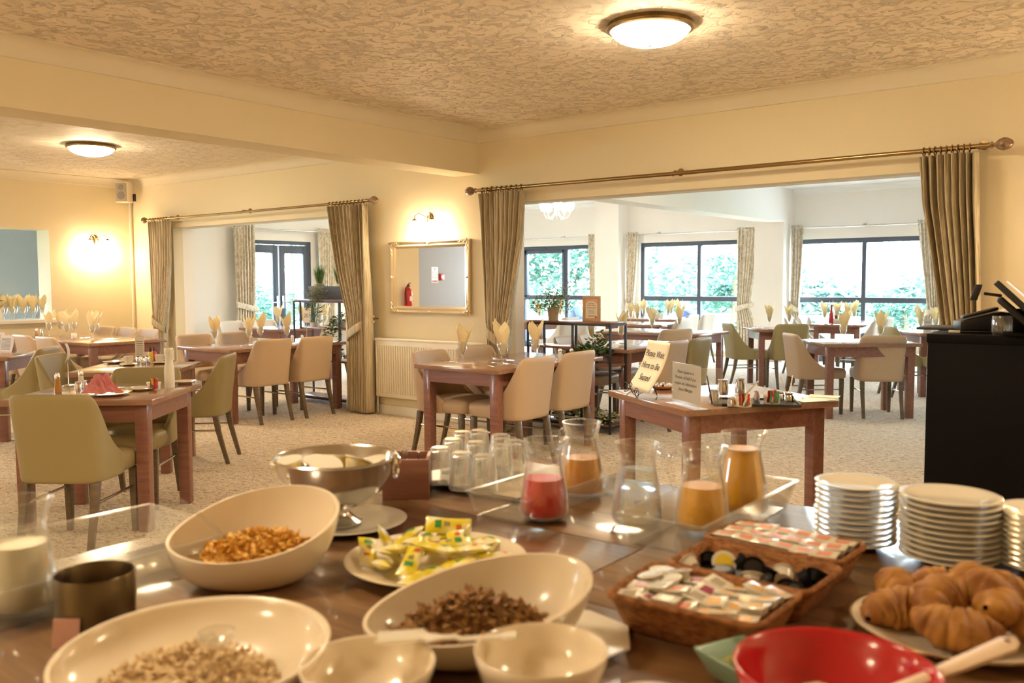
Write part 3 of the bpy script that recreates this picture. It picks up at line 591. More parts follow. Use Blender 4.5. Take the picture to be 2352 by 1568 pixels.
chair('sand',-4.70,5.26,4,'sand leather chair in front of the radiator, at the near end of the table',gS)
chair('sand',-4.72,5.82,-4,'sand leather chair at the radiator table, at the foot of the middle curtain',gS)
chair('sand',-4.16,5.27,182,'sand leather chair with back to us at the radiator table, nearer the drinking glasses',gS)
chair('sand',-4.19,5.88,180,'sand leather chair with back to us at the radiator table, beside the black plant shelf',gS)
chair('sand',-4.84,7.42,2,'sand leather chair seen through the black plant shelf, facing us',gS)
chair('sand',-4.92,7.98,-2,'sand leather chair behind the first one seen through the plant shelf',gS)
chair('sand',-4.14,7.45,180,'sand leather chair side-on behind the please wait sign, next to the plant shelf',gS)
chair('olive',-4.14,7.95,180,'olive leather chair behind the please wait sign in the garden room',gO)
chair('sand',-5.02,9.33,152,'sand leather chair with a wide straight back just above the please wait sign',gS)
chair('cream',-6.32,11.85,180,'small pale chair partly behind the wide sand chair in the garden room',gC)
chair('cream',-6.82,13.15,180,'pale chair with back to us by the middle window, nearer of two',gC)
chair('cream',-6.80,13.70,180,'pale chair by the middle window, the one closer to the glass',gC)
chair('olive',-4.70,11.05,41,'olive leather chair seen side-on in front of the square pillar',gO)
chair('olive',-4.27,11.22,131,'olive leather chair turned to the square pillar, back to us',gO)
chair('sand',-3.19,9.28,40,'sand leather chair seen side-on at the table before the till counter',gS)
chair('sand',-2.63,9.46,120,'sand leather chair with back to us at the table before the till counter',gS)
chair('olive',-2.74,11.28,38,'olive leather chair behind the napkin, at the table partly hidden by the large curtain',gO)
chair('olive',-2.34,11.20,128,'olive leather chair mostly behind the table next to the till counter',gO)
chair('cream',-3.88,12.95,186,'pale chair at the window table with the red bottle, near corner',gC)
chair('cream',-3.86,13.55,184,'pale chair at the window table with the red bottle, closer to the glass',gC)
chair('cream',-4.62,13.05,4,'small pale chair on the pillar side of the window table, nearer one',gC)
chair('cream',-4.62,13.62,0,'small pale chair on the pillar side of the window table, farther one',gC)
chair('cream',-10.98,7.65,4,'pale chair at the wall side of the table by the garden doors, nearer one',gC)
chair('cream',-10.98,8.2,0,'pale chair at the table by the garden doors, beside the door curtain',gC)
chair('cream',-9.76,8.15,180,'pale chair seen through the tall plant shelf',gC)
chair('cream',-9.15,11.3,4,'pale chair at the table by the first tall window, outer one',gC)
chair('cream',-8.0,11.35,176,'pale chair at the first tall window behind the olive green pot plant',gC)
chair('cream',-8.05,12.0,180,'pale chair at the first tall window, inner side',gC)
# ================================================================ TABLES
HT=.76
def table(name,label,cx,cy,deg,w,d,h=HT,group='brown dining tables'):
    r=thing(name,label,'table',(cx,cy,0),rad(deg),group)
    b=B(); b.box(0,0,h-.034,w,d,.034); ob('table_top',b,'top',r,bevel=.003)
    ix,iy=w/2-.05,d/2-.05; b=B()
    for s in (-1,1): b.box(0,s*(iy-.012),h-.134,2*ix-.13,.022,.10); b.box(s*(ix-.012),0,h-.134,.022,2*iy-.13,.10)
    ob('apron',b,'oak',r)
    for sx in (-1,1):
        for sy in (-1,1): b=B(); b.box(0,0,0,.072,.072,h-.034,taper=.93); ob('leg',b,'oak',r,(sx*(ix-.035),sy*(iy-.035),0),bevel=.003)
    return r
def tableN(label,N,aL,wL,dR,h=HT):   # near corner, direction of one edge (degrees) and its length, length of the edge clockwise of it
    c,s=cos(rad(aL)),sin(rad(aL)); cx=N[0]+c*wL/2+s*dR/2; cy=N[1]+s*wL/2-c*dR/2; return table('dining_table',label,cx,cy,aL,wL,dR,h)
T1N=(-4.53,2.565)
tableN('brown square table with the crumpled pink napkin and white bottle',(-4.54,2.57),218.8,.84,.80)   # edges run 223 and 133
tableN('brown square table with coffee cup, sauces and cruet behind the pink napkin table',(-5.86,3.48),223,.75,.80)
tableN('dark brown table cut by the picture edge, with menu cards on it',(-8.22,3.32),223,.8,.8)
table('dining_table','long brown table under the serving hatch set with fanned napkins',-10.30,5.03,0,1.96,.90)
table('dining_table','brown table standing in the smaller curtained opening',-7.90,5.78,0,.92,1.5,.745)
table('dining_table','brown table in front of the radiator below the gilt mirror',-4.40,5.62,0,.84,1.42)
table('dining_table','brown table by the garden double doors',-10.30,7.95,0,.95,1.0)
table('dining_table','brown table just behind the black plant shelf in the garden room',-4.55,7.68,0,.80,1.25)
table('dining_table','long brown table in the middle of the garden room, above the please wait sign',-5.44,9.95,0,1.55,.85)
table('dining_table','brown table deeper in the garden room, second from the middle window',-6.62,11.65,8,.95,.95)
table('dining_table','brown table next to the middle window',-7.32,13.4,8,.95,1.0)
table('dining_table','brown table at the first tall window behind the pot plant',-8.6,11.65,0,.85,.9)
tableN('brown square table in front of the square pillar',(-4.50,10.86),128,.70,.74)
tableN('brown table with two napkin glasses next to the till counter',(-2.94,8.79),128,.74,.98)
tableN('brown table partly behind the large gold curtain',(-2.60,11.09),126,.80,.85)
table('dining_table','brown table with the red bottle at the last window',-4.19,13.4,8,.72,1.45)
tableN('brown side table carrying the please wait sign and the condiment tray',(-1.985,3.92),148,.865,.93)
# ================================================================ GLASSES AND NAPKINS
b=B(); b.lathe([(0,.001),(.034,.001),(.034,.003),(.008,.007),(.0045,.015),(.0045,.062),(.010,.070),(.026,.088),(.035,.112),(.037,.135),(.035,.168),(.0335,.168),(.0355,.135),(.0335,.112),(.024,.09),(.008,.074),(0,.072)],22)
GL=Proto(tag(ob('wine_glass',b,'glass',ang=50),'x','glass','stemmed glasses on the set tables'))
def napkin_mesh(seed):
    """a square paper napkin pushed into the glass: overlapping kite-shaped wings round the axis"""
    R=random.Random(seed); b=B(); np_=R.choice((3,4)); off=R.uniform(0,6); lx,ly=R.uniform(-.012,.012),R.uniform(-.012,.012)
    for p in range(np_):
        a0=off+p*2*PI/np_+R.uniform(-.25,.25); W=R.uniform(.95,1.25); hh=R.uniform(.205,.245); sp=R.uniform(.058,.074); kv=R.uniform(.58,.68); sk=R.uniform(-.25,.25)
        def fn(u,v,a0=a0,W=W,hh=hh,sp=sp,kv=kv,sk=sk,p=p):
            s=2*u-1; f=1 if v<kv else max(0,(1-v)/(1-kv)); a=a0+s*W*f+sk*max(0,v-kv); z=.076+hh*v; r=.006+sp*v**.85+.0012*p
            r*=1-.10*(1-abs(s))*(v>.3); 
            if z<.172: r=min(r,.0315)
            return (r*cos(a)+lx*v,r*sin(a)+ly*v,z)
        b.grid(fn,13,16)
    return mesh(b,M['napkin'],ang=50,mods=[('SOLIDIFY',dict(thickness=.0010,offset=0))])
NP=[Proto(tag(ob('napkin',napkin_mesh(s),None),'x','napkin','cream napkins fanned in glasses')) for s in (1,2,3,4,5)]
b=B(); b.prism([(-.005,-.105),(.005,-.105),(.0065,-.01),(.004,0),(.009,.03),(.008,.09),(0,.112),(-.006,.0)],0,.003); KN=Proto(tag(ob('knife',b,'chrome',bevel=.0008),'x','cutlery','table knives'))
b=B(); b.prism([(-.005,-.10),(.005,-.10),(.003,.03),(.012,.05),(.012,.10),(.009,.10),(.008,.065),(.0045,.065),(.0035,.10),(-.0035,.10),(-.0045,.065),(-.008,.065),(-.009,.10),(-.012,.10),(-.012,.05),(-.003,.03)],0,.003); FK=Proto(tag(ob('fork',b,'chrome'),'x','cutlery','table forks'))
def setting(x,y,label,k,z=HT,cut=None,rz=None):
    """a glass with its napkin; optional knife and fork beside it"""
    rz=rnd.uniform(0,6) if rz is None else rz
    GL.put((x,y,z),0,'napkin glass '+label,'stemmed glasses on the set tables')
    NP[k%5].put((x,y,z),rz,'fanned cream napkin '+label,'cream napkins fanned in glasses',sc=(1,1,1.06))
    if cut:
        (dx,dy,a),(ex,ey,e)=cut
        KN.put((x+dx,y+dy,z),rad(a),'knife by the glass '+label,'table knives'); FK.put((x+ex,y+ey,z),rad(e),'fork by the glass '+label,'table forks')
k=0
for x,y,l,c in (
 (-4.57,5.20,'at the radiator table, on the corner under the mirror',((-.16,.02,80),(.10,.10,70))),
 (-4.19,5.24,'at the radiator table, spreading widest, between the two chairs backs',((-.06,-.10,60),(-.12,.12,85))),
 (-4.50,5.60,'at the radiator table, half hidden behind the widest napkin',((-.10,.09,80),(.12,.0,80))),
 (-4.27,5.76,'at the radiator table, above the chair next to the drinking glasses',((.1,.12,80),(-.1,.1,80))),
 (-8.10,5.30,'at the near corner of the table in the smaller opening',((-.13,.05,80),(.10,.06,90))),
 (-7.90,5.58,'at the middle of the table in the smaller opening',((.0,-.12,70),(.12,.0,100))),
 (-8.17,5.92,'at the doors side of the table in the smaller opening',None),
 (-7.94,6.10,'beside the tall shelf at the table in the smaller opening',((.12,-.1,80),(.2,-.1,80))),
 (-11.05,4.95,'first on the long table, against the hatch sill',None),
 (-11.08,5.10,'second on the long table, below the row of glasses in the hatch',None),
 (-10.60,4.95,'third along the long table by the hatch wall',((.13,.0,0),(.2,.12,20))),
 (-10.78,5.13,'fourth along the long table, tilted napkin',None),
 (-10.02,4.97,'on the long table near its free end, in front',((.2,.06,10),(.12,.16,20))),
 (-10.30,5.16,'on the long table near its free end, behind the last one',((.22,.08,0),(.3,-.02,30))),
 (-4.57,11.45,'alone in front of the square pillar',((-.15,-.15,0),(-.05,-.10,30))),
 (-4.36,11.62,'in front of the pale curtain beside the square pillar',None),
 (-2.906,9.26,'on the table before the till, in the middle',((-.14,-.15,40),(-.04,-.16,60))),
 (-2.585,9.42,'on the table before the till, behind the sand chair',((.1,-.2,40),(.16,-.1,60))),
 (-4.40,13.15,'first on the window table with the red bottle',((.08,-.1,60),(.14,-.1,60))),
 (-4.34,13.50,'just behind the red bottle',None),(-4.10,13.25,'between the red bottle and the window mullion',None),(-4.12,13.62,'at the window mullion end of the red bottle table',None),
 (-2.66,11.39,'with menus at the edge of the large gold curtain',((-.2,-.0,20),(-.12,.1,30))),(-2.50,11.42,'next to the large gold curtain',None),
 (-5.44,9.80,'at the long middle table, first from the pillar side',((-.1,.1,0),(.12,.0,60))),(-5.36,9.66,'at the long middle table, just above the sign',None),
 (-4.72,7.86,'behind the plant shelf, low beside the wooden frame',((-.1,.1,0),(.1,-.1,60))),(-4.80,7.42,'seen through the plant shelf, over the green plant',None),
 (-5.25,10.18,'at the long middle table, behind the wide sand chair',None),
 (-6.60,11.45,'on the second table from the middle window',((.1,-.1,0),(.2,-.1,0))),(-6.95,11.85,'on the second table from the middle window, far corner',None),
 (-7.40,13.05,'on the table next to the middle window, near side',((.3,-.1,0),(.36,-.1,0))),(-7.05,13.35,'on the table next to the middle window, beside the small plant',None),(-7.10,13.72,'on the table next to the middle window, facing the seated guest',None),(-6.98,13.12,'on the table next to the middle window, by the pale chairs',None),
 (-8.30,11.30,'by the first tall window, low beside the sage plant',None),(-8.75,11.35,'by the first tall window, at the edge of the opening',None),(-8.35,11.95,'by the first tall window, behind the sage plant leaves',None),
 (-10.10,7.62,'on the table by the garden doors, next to the wall curtain',((-.2,.0,0),(-.1,-.05,30))),(-10.30,8.20,'on the table by the garden doors, centred on the door handles',None),(-9.98,8.05,'on the table by the garden doors, beside the number card',((.1,-.1,0),(.15,-.1,0))),(-9.92,8.30,'on the table by the garden doors, next to the shelf post',None)):
    z=.745 if (-8.4<x<-7.4 and 5<y<6.5) else HT
    setting(x,y,l,k,z,c); k+=1
# row of glasses on the hatch sill
for i in range(9):
    x=WX-.03-.075*(i%2)-.02; y=5.25-.062*i
    setting(x,y,('on the hatch sill, end of the row by the wall','on the hatch sill, second from the wall end','on the hatch sill, third from the wall end','on the hatch sill, fourth from the wall end','in the middle of the row on the hatch sill','on the hatch sill, just past the middle towards the plant','on the hatch sill, third from the plant','on the hatch sill, second from the plant','on the hatch sill, next to the white vase')[i],i+2,HZ1*0+HZ0+.012)
# ================================================================ PLANTS
def plantpot(root,prof,material,name='pot'): b=B(); b.lathe(prof,24); return ob(name,b,material,root)
def spray(n,R,h0,h1,rad_,w,L,droop=.0,round_=False):
    b=B()
    for i in range(n):
        a=R.uniform(0,6.283); q=R.uniform(0,1)**.6; x,y=q*rad_*cos(a),q*rad_*sin(a); z=h0+(h1-h0)*R.uniform(0,1)*(1-.55*q)-droop*q*R.random()
        b.leafq((x,y,z),(cos(a)+R.uniform(-.7,.7),sin(a)+R.uniform(-.7,.7),R.uniform(-.5,.9)),w*R.uniform(.7,1.2),L*R.uniform(.7,1.2))
    return b
def stems(R,n,rad_,h0,h1,r=.003):
    b=B()
    for i in range(n):
        a=R.uniform(0,6.283); q=R.uniform(.2,1)*rad_; b.tube([(0,0,h0),(q*.5*cos(a),q*.5*sin(a),h0+(h1-h0)*.6),(q*cos(a),q*sin(a),h1*R.uniform(.8,1))],[r,r*.8,r*.4],5)
    return b
# shelf units
def shelfunit(label,x,y,w,d,h,shelves,posts):
    r=thing('shelf_unit',label,'shelf unit',(x,y,0),0,'black metal plant shelves')
    b=B(); t=.018
    for px,py,z0,z1 in posts: b.box(px,py,z0,t,t,z1-z0)
    for s in (0,1): b.box(w/2,s*d,h-t,w,t,t); b.box(s*w,d/2,h-t,t,d,t); b.box(s*w,d/2,.05,t,d,t); b.box(w/2,s*d,.05,w,t,t)
    ob('metal_frame',b,'black',r)
    for x0,x1,z in shelves: b=B(); b.box((x0+x1)/2,d/2,z,x1-x0,d-.01,.02); ob('shelf_board',b,'oak',r,bevel=.002)
    return r
SX,SY,SW,SD,SH=-5.13,6.80,.93,.27,1.005
shelfunit('low black metal plant shelf with brown boards in the wide opening',SX,SY,SW,SD,SH,[(0,SW,SH-.002),(0,.52,.765),(.38,SW,.615),(.0,.62,.315),(0,SW,.06)],
 [(0,0,0,SH),(SW,0,0,SH),(0,SD,0,SH),(SW,SD,0,SH),(.52,0,.765,SH),(.38,SD,.3,SH),(.62,0,.06,.33)])
TX,TY,TW,TD,TH=-8.42,6.58,.98,.27,1.185
shelfunit('tall black metal plant shelf with planter on top in the smaller opening',TX,TY,TW,TD,TH,[(0,TW,TH-.002),(.12,TW,.86),(.25,TW,.49),(0,TW,.06)],
 [(0,0,0,TH),(.80,0,0,TH),(TW,0,0,TH),(0,TD,0,TH),(TW,TD,0,TH),(.12,0,.86,TH),(.5,TD,.5,TH),(.80,TD,.06,.5)])
# low shelf: sage plant, framed poster, fern, ivy
R=random.Random(9)
r=thing('potted_plant','bushy olive-green plant in a woven pale pot on top of the low plant shelf','plant',(SX+.20,SY+.14,SH+.018)); plantpot(r,[(0,0),(.046,0),(.058,.10),(.060,.125),(.052,.125),(.048,.10),(0,.10)],'pot')
b=spray(330,R,.13,.33,.20,.024,.030,.08); 
for a,q,h in ((.3,.26,.42),(.1,.22,.36),(1.0,.20,.44),(3.3,.28,.20),(2.8,.2,.34),(3.6,.24,.12),(5.9,.25,.24)):
    for i in range(26): t=i/25; b.leafq((q*t*cos(a)+R.uniform(-.02,.02),q*t*sin(a)+R.uniform(-.02,.02),.14+(h-.14)*t+R.uniform(-.012,.012)),(R.uniform(-1,1),R.uniform(-1,1),R.uniform(-.4,.8)),.022,.026)
ob('foliage',b,'olive_leaf',r,smooth=False); ob('stems',stems(R,10,.22,.10,.33),'stem',r)
r=thing('picture_frame','upright light wooden frame with a pink and cream dinner poster on the low plant shelf','picture frame',(SX+.665,SY+.10,SH+.018),rad(3))
w,h=.185,.235; b=B(); b.box(0,0,0,w,.018,.028); b.box(0,0,h-.028,w,.018,.028)
for s in (-1,1): b.box(s*(w/2-.014),0,.028,.028,.018,h-.056)
M['oakpale']=wood('pale_oak_frame',(.50,.31,.13),(.60,.40,.19),.5,.1,(12,1,12),5); ob('frame',b,'oakpale',r,bevel=.002)
M['pinkpaper']=mat('pink_paper',(.85,.55,.45),.7); b=B(); b.box(0,0,.026,w-.05,.006,h-.052); pst=ob('poster',b,'pinkpaper',r)
b=B(); b.prism([(-.062,.030),(.062,.030),(.062,.165),(.03,.185),(-.03,.185),(-.062,.165)],-.0045,-.0035); 
for i,v in enumerate(b.v): b.v[i]=(v[0],v[2],v[1])
ob('poster_panel',b,'cream_paper',pst)
text('lettering','Valentines\nDinner Dance',.0165,'redink',pst,(0,-.0055,.158),(PI/2,0,0))
b=B()
for i,ww in enumerate((.10,.085,.065,.065,.07)): b.box(0,-.005,.128-i*.013,ww,.001,.0028)
ob('small_print',b,'greyink',pst)
b=B()
for ww,z in ((.08,.052),(.06,.043)): b.box(0,-.005,z,ww,.001,.0035)
b.lathe([(0,0),(.011,0),(.011,.001),(0,.001)],18,fn=lambda p,a:(p[0]+.048,-.005-p[2],p[1]+.04))
for x,z in ((-.045,.182),(.045,.182),(-.055,.172),(.055,.172),(-.035,.19),(.035,.19)): b.lathe([(0,0),(.003,0),(.003,.001),(0,.001)],8,fn=lambda p,a:(p[0]+x,-.005-p[2],p[1]+z))
ob('red_print',b,'redink',pst)
b=B(); b.hexa([(-.03,.01,0),(.03,.01,0),(.03,.075,0),(-.03,.075,0),(-.03,.01,.16),(.03,.01,.16),(.03,.014,.16),(-.03,.014,.16)]); ob('stand',b,'black',r)
r=thing('potted_plant','bright green leafy plant in a dark footed pot on the low shelf\'s middle board','plant',(SX+.66,SY+.13,.637)); plantpot(r,[(0,.02),(.062,.02),(.070,.05),(.072,.115),(.066,.12),(.06,.10),(0,.10)],'black')
b=B()
for k in range(3): b.lathe([(.012,0),(.014,.03),(0,.03)],8,.045*cos(k*2.1),.045*sin(k*2.1))
ob('pot_feet',b,'black',r)
b=spray(210,R,.12,.25,.17,.042,.05,.10)
for i in range(20): b.leafq((R.uniform(.05,.13),R.uniform(-.1,.05),R.uniform(.2,.32)),(R.uniform(-1,1),R.uniform(-1,1),.3),.04,.05)
ob('foliage',b,'leaf',r,smooth=False); ob('stems',stems(R,8,.15,.1,.24),'stem',r)
for i,(x,l) in enumerate(((.12,'variegated cream-edged ivy at the end of the bottom shelf, behind the chair legs'),(.40,'variegated ivy in the middle of the bottom shelf'),(.64,'taller variegated ivy on the bottom shelf near the black post'),(.83,'variegated ivy spilling at the black corner post'))):
    r=thing('ivy_plant',l,'plant',(SX+x,SY+.12,.081),0,'ivy on the bottom shelf'); b=B(); b.lathe([(0,0),(.045,0),(.055,.06),(.05,.06),(0,.05)],16); ob('pot',b,'slate',r); ob('foliage',spray(80,R,.03,.19 if i==2 else .14,.13,.045,.045,.04),'ivy',r,smooth=False)
# tall shelf: planter with grasses, trailing plants, black vase
r=thing('planter_box','dark grey trough planter on top of the tall plant shelf','planter',(TX+.60,TY+.12,TH+.018)); b=B(); b.box(0,0,0,.72,.20,.15,taper=.88); ob('trough',b,'slate',r,bevel=.004)
for x,l in ((.33,'tall spiky green grass in a white pot, over the edge of the garden doors'),(.68,'spiky green grass in a white pot beside the gold curtain')):
    r=thing('potted_grass',l,'plant',(TX+x,TY+.12,TH+.165),0,'grasses on the planter'); plantpot(r,[(0,-.12),(.06,-.12),(.07,.035),(.064,.035),(0,.02)],'white'); b=B()
    for i in range(170):
        a=R.uniform(0,6.28); q=R.uniform(.1,1); h=R.uniform(.16,.28); p0=Vector((.03*q*cos(a),.03*q*sin(a),.02)); p1=Vector((.11*q*cos(a),.11*q*sin(a),h)); s=Vector((-sin(a),cos(a),0))*.003; n=len(b.v); b.v+=[tuple(p0-s),tuple(p0+s),tuple((p0*.5+p1*.5)*.95+s+Vector((0,0,.02))),tuple(p1),tuple((p0*.5+p1*.5)*.95-s+Vector((0,0,.02)))]; b.f+=[(n,n+1,n+2,n+4),(n+4,n+2,n+3)]
    ob('blades',b,'leaf',r,smooth=False)
r=thing('trailing_plant','yellow-green trailing plant spilling over the front of the grey planter','plant',(TX+.42,TY+.0,TH+.13)); b=B(); b.lathe([(0,0),(.03,0),(.035,.03),(0,.03)],12,0,.10,.01); ob('pot',b,'slate',r)
b=B()
for i in range(420): x=R.gauss(0,.09); z=R.uniform(-.15,.07)*(1 if abs(x)<.12 else .6); b.leafq((x,(.06 if z>.03 else -.012)+R.uniform(-.02,.015),z),(R.uniform(-1,1),R.uniform(-1,.2),R.uniform(-.8,.5)),.016,.02)
ob('foliage',b,'olive_leaf',r,smooth=False)
r=thing('potted_bamboo','fresh green bamboo-like plant standing inside the tall shelf','plant',(TX+.20,TY+.14,.881)); b=B(); b.lathe([(0,0),(.05,0),(.06,.05),(.055,.05),(0,.04)],16); ob('pot',b,'china',r); b=B(); 
for i in range(6): a=R.uniform(0,6.28); b.tube([(.02*cos(a),.02*sin(a),.03),(.05*cos(a),.05*sin(a),.27)],.004,6)
ob('canes',b,'leaf',r); b=B()
for i in range(150): a=R.uniform(0,6.28); z=R.uniform(.02,.26); q=R.uniform(.02,.07); b.leafq((q*cos(a),q*sin(a),z),(cos(a),sin(a),R.uniform(-.2,.8)),.014,.09)
ob('foliage',b,'leaf',r,smooth=False)
r=thing('trailing_plant','round-leaved plant in a cream pot hanging down beside the gold curtain','plant',(TX+.72,TY+.12,.881)); plantpot(r,[(0,0),(.05,0),(.062,.10),(.056,.10),(0,.08)],'china'); b=spray(70,R,.08,.22,.13,.05,.05,.06)
for j in range(5):
    x0=.06+R.uniform(-.3,.2); 
    for i in range(24): t=i/24; b.leafq((x0*(t**.5)+R.uniform(-.03,.03),-.10-.05*t+R.uniform(-.02,.02),.10-.48*t*(1 if j<3 else .4)),(R.uniform(-1,1),-.6,R.uniform(-.6,.2)),.045,.045)
ob('foliage',b,'sage',r,smooth=False)
r=thing('floor_vase','tall matt black ribbed vase standing in the tall plant shelf','vase',(TX+.89,TY+.13,.081)); b=B(); b.lathe([(0,0),(.065,0),(.082,.06),(.080,.16),(.062,.33),(.055,.40),(.050,.40),(.056,.33),(0,.05)],28); ob('body',b,'black',r)
# hatch sill: potted croton, white vase
r=thing('potted_plant','variegated red and green plant in a terracotta pot on the hatch sill','plant',(WX-.10,4.62,HZ0+.012)); plantpot(r,[(0,0),(.055,0),(.075,.12),(.078,.13),(.068,.13),(0,.10)],'terracotta'); b=B()
for i in range(60): a=R.uniform(0,6.28); z=R.uniform(.14,.32); q=R.uniform(.02,.10); b.leafq((q*cos(a),q*sin(a),z),(cos(a),sin(a),R.uniform(-.3,.7)),.055,.13)
ob('foliage',b,'croton',r,smooth=False); ob('stems',stems(R,6,.08,.1,.25,.004),'stem',r)
r=thing('white_vase','faceted white vase between the plant and the row of glasses on the sill','vase',(WX-.06,4.755-.02,HZ0+.012)); b=B(); b.lathe([(0,0),(.028,0),(.045,.14),(.036,.16),(.045,.19),(.04,.19),(0,.14)],7); ob('body',b,'china',r,ang=20)
# small things on tables
def shaker(x,y,z,label,fill='steel',h=.10):
    r=thing('condiment_shaker',label,'shaker',(x,y,z),0,'shakers'); b=B(); b.lathe([(0,0),(.020,0),(.021,.004),(.014,h*.72),(0,h*.72)],16); ob('body',b,fill,r); b=B(); b.lathe([(.015,h*.70),(.016,h*.86),(.010,h*.97),(0,h)],16); ob('cap',b,'chrome',r); return r
M['amber']=mat('amber_glass',(.50,.26,.06),.15,coat=.5)
r=thing('table_sign','curled paper number card clipped on a thin metal stand','table sign',at(158,886,HT),rad(-40)); b=B(); b.lathe([(0,0),(.035,0),(.03,.006),(.006,.01),(.003,.02),(.003,.165),(0,.165)],18); ob('stand',b,'steel',r)
b=B(); b.grid(lambda u,v:(-.028+.056*u+.03*v*v,.02*sin(v*2.6)-.01,.145+.125*v),6,10); ob('card',b,'paper',r,ang=180,mods=[('SOLIDIFY',dict(thickness=.0012))]); text('number','24',.055,'ink',r,(.015,-.004,.215),(rad(95),rad(-70),0))
p=at(133,900,HT); shaker(p.x,p.y,HT,'amber-filled pepper shaker beside the curled number card','amber',.115)
p=at(187,893,HT); shaker(p.x,p.y,HT,'salt shaker behind the pink napkin','china',.115)
for (px,py),l in (((180,898),'little steel milk pot beside the pink napkin'),((194,894),'second little steel pot against the pink napkin')):
    p=at(px,py,HT); r=thing('steel_pot',l,'pot',p,0,'little steel pots'); b=B(); b.lathe([(0,0),(.018,0),(.020,.03),(.014,.045),(.017,.055),(.015,.055),(.012,.04),(0,.01)],16); ob('body',b,'chrome',r)
M['pink']=m=mat('pink_cloth',(.62,.20,.22),.8,sheen=.4)
b=B(); R=random.Random(4)
from mathutils import noise as MN
def pk(u,v):
    a=2*PI*u; q=v; c,s_=cos(a),sin(a); nz=MN.noise(Vector((c*q*3,s_*q*3,1.7))); nz2=MN.noise(Vector((c*q*8,s_*q*8,5.1))); rg=abs(MN.noise(Vector((c*q*5+9,s_*q*5,3.3))))
    r_=.108*q*(1+.16*sin(3*a+1)+.08*sin(7*a+2)+.06*sin(13*a)); z=.098*(1-q**1.5)+(.05*nz+.025*nz2-.06*rg)*min(1,q*3)*(1.15-q)+.016; return (r_*c*1.08-.014*(1-q),r_*s_*.8,max(z,.001+.010*(1+sin(9*a))*(q>.9)))
b.grid(pk,96,40,cu=True); r=ob('napkin',b,'pink',None,at(234,905,HT+.012),(0,0,rad(20)),ang=60,mods=[('SOLIDIFY',dict(thickness=.002))]); tag(r,'crumpled pink napkin heaped on a plate','napkin')
def plate(name,label,p,rr,material='china',rz=0,grp=None):
    r=thing(name,label,'plate',p,rz,grp); b=B(); b.lathe([(0,.002),(rr*.55,.0),(rr*.62,.003),(rr*.97,.014),(rr,.016),(rr*.97,.0175),(rr*.63,.0075),(rr*.55,.0055),(0,.006)],36); ob('dish',b,material,r); return r
plate('side_plate','white plate under the pink napkin',at(250,908,HT),.115,grp='white plates on dining tables')
plate('side_plate','white plate with cutlery beside the sachet bowl',at(325,896,HT),.085,grp='white plates on dining tables')
plate('side_plate','white saucer standing behind the white bottle at the table edge',at(425,880,HT),.075,grp='white plates on dining tables')
plate('side_plate','white plate at the far rim of the cup table',at(262,834,HT),.085,grp='white plates on dining tables')
p=at(292,897,HT); KN.put((p.x,p.y,HT+.02),rad(-30),'steel knife leaning on the plate beside the pink napkin','table knives')
M['redpack']=mat('red_sachet',(.70,.05,.06),.35); M['yelpack']=mat('yellow_sachet',(.80,.60,.06),.35); M['grnpack']=mat('green_sachet',(.10,.28,.14),.35); M['brnpack']=mat('brown_sachet',(.25,.10,.04),.35); M['foil']=mat('silver_foil',(.75,.74,.70),.22,.8)
def sachet(parent,x,y,z,tilt,rz,material,w=.027,h=.062):
    b=B(); b.grid(lambda u,v:(w*(u-.5),.004*sin(PI*u)*sin(PI*v)+.002*sin(9*v),h*v),5,6); b.grid(lambda u,v:(w*(u-.5),-.004*sin(PI*u)*sin(PI*v)+.002*sin(9*v),h*v),5,6); return b
def sachets(px,py,zb,label,n=9,grp='sugar and sauce sachets',rr=.018,p=None):
    p=p or at(px,py,zb); R=random.Random(int(px+py))
    for i in range(n):
        a=2*PI*i/n+R.uniform(-.2,.2); q=rr*R.uniform(.3,.95); mt=['redpack','yelpack','redpack','grnpack','brnpack','redpack','china'][(i*3+int(px))%7]
        o=ob('sachet',sachet(None,0,0,0,0,0,mt),mt,None,(p.x+q*cos(a),p.y+q*sin(a),p.z+R.uniform(0,.006)),(R.uniform(-.25,.25),R.uniform(-.25,.25),R.uniform(0,3))); tag(o,'%s sachet in %s'%({'redpack':'red','yelpack':'yellow','grnpack':'green','brnpack':'brown','china':'white'}[mt],label),'sachet',grp)
def ramekin(p,label,rr=.042,h=.042,grp='cream ramekins'):
    r=thing('ramekin',label,'bowl',p,0,grp); b=B(); b.lathe([(0,0),(rr*.86,0),(rr*.92,h*.75),(rr,h*.8),(rr,h),(rr*.92,h),(rr*.84,h*.6),(rr*.8,.006),(0,.006)],26); ob('bowl',b,'china',r); return r
p=at(354,893,HT); ramekin(p,'white ramekin of sachets beside the white bottle'); sachets(354,893,HT+.008,'the ramekin beside the white bottle',9)
r=thing('squeeze_bottle','tall white vacuum bottle at the corner of the pink napkin table','bottle',at(390,889,HT)); b=B(); b.lathe([(0,0),(.029,0),(.030,.01),(.030,.12),(.024,.15),(.022,.18),(.027,.205),(0,.205)],24); ob('body',b,'plastic',r); b=B(); b.lathe([(.026,.205),(.028,.225),(.026,.243),(0,.243)],20); b.box(.03,0,.20,.03,.016,.035); b.box(.046,0,.17,.010,.014,.06); ob('lid',b,'china',r)
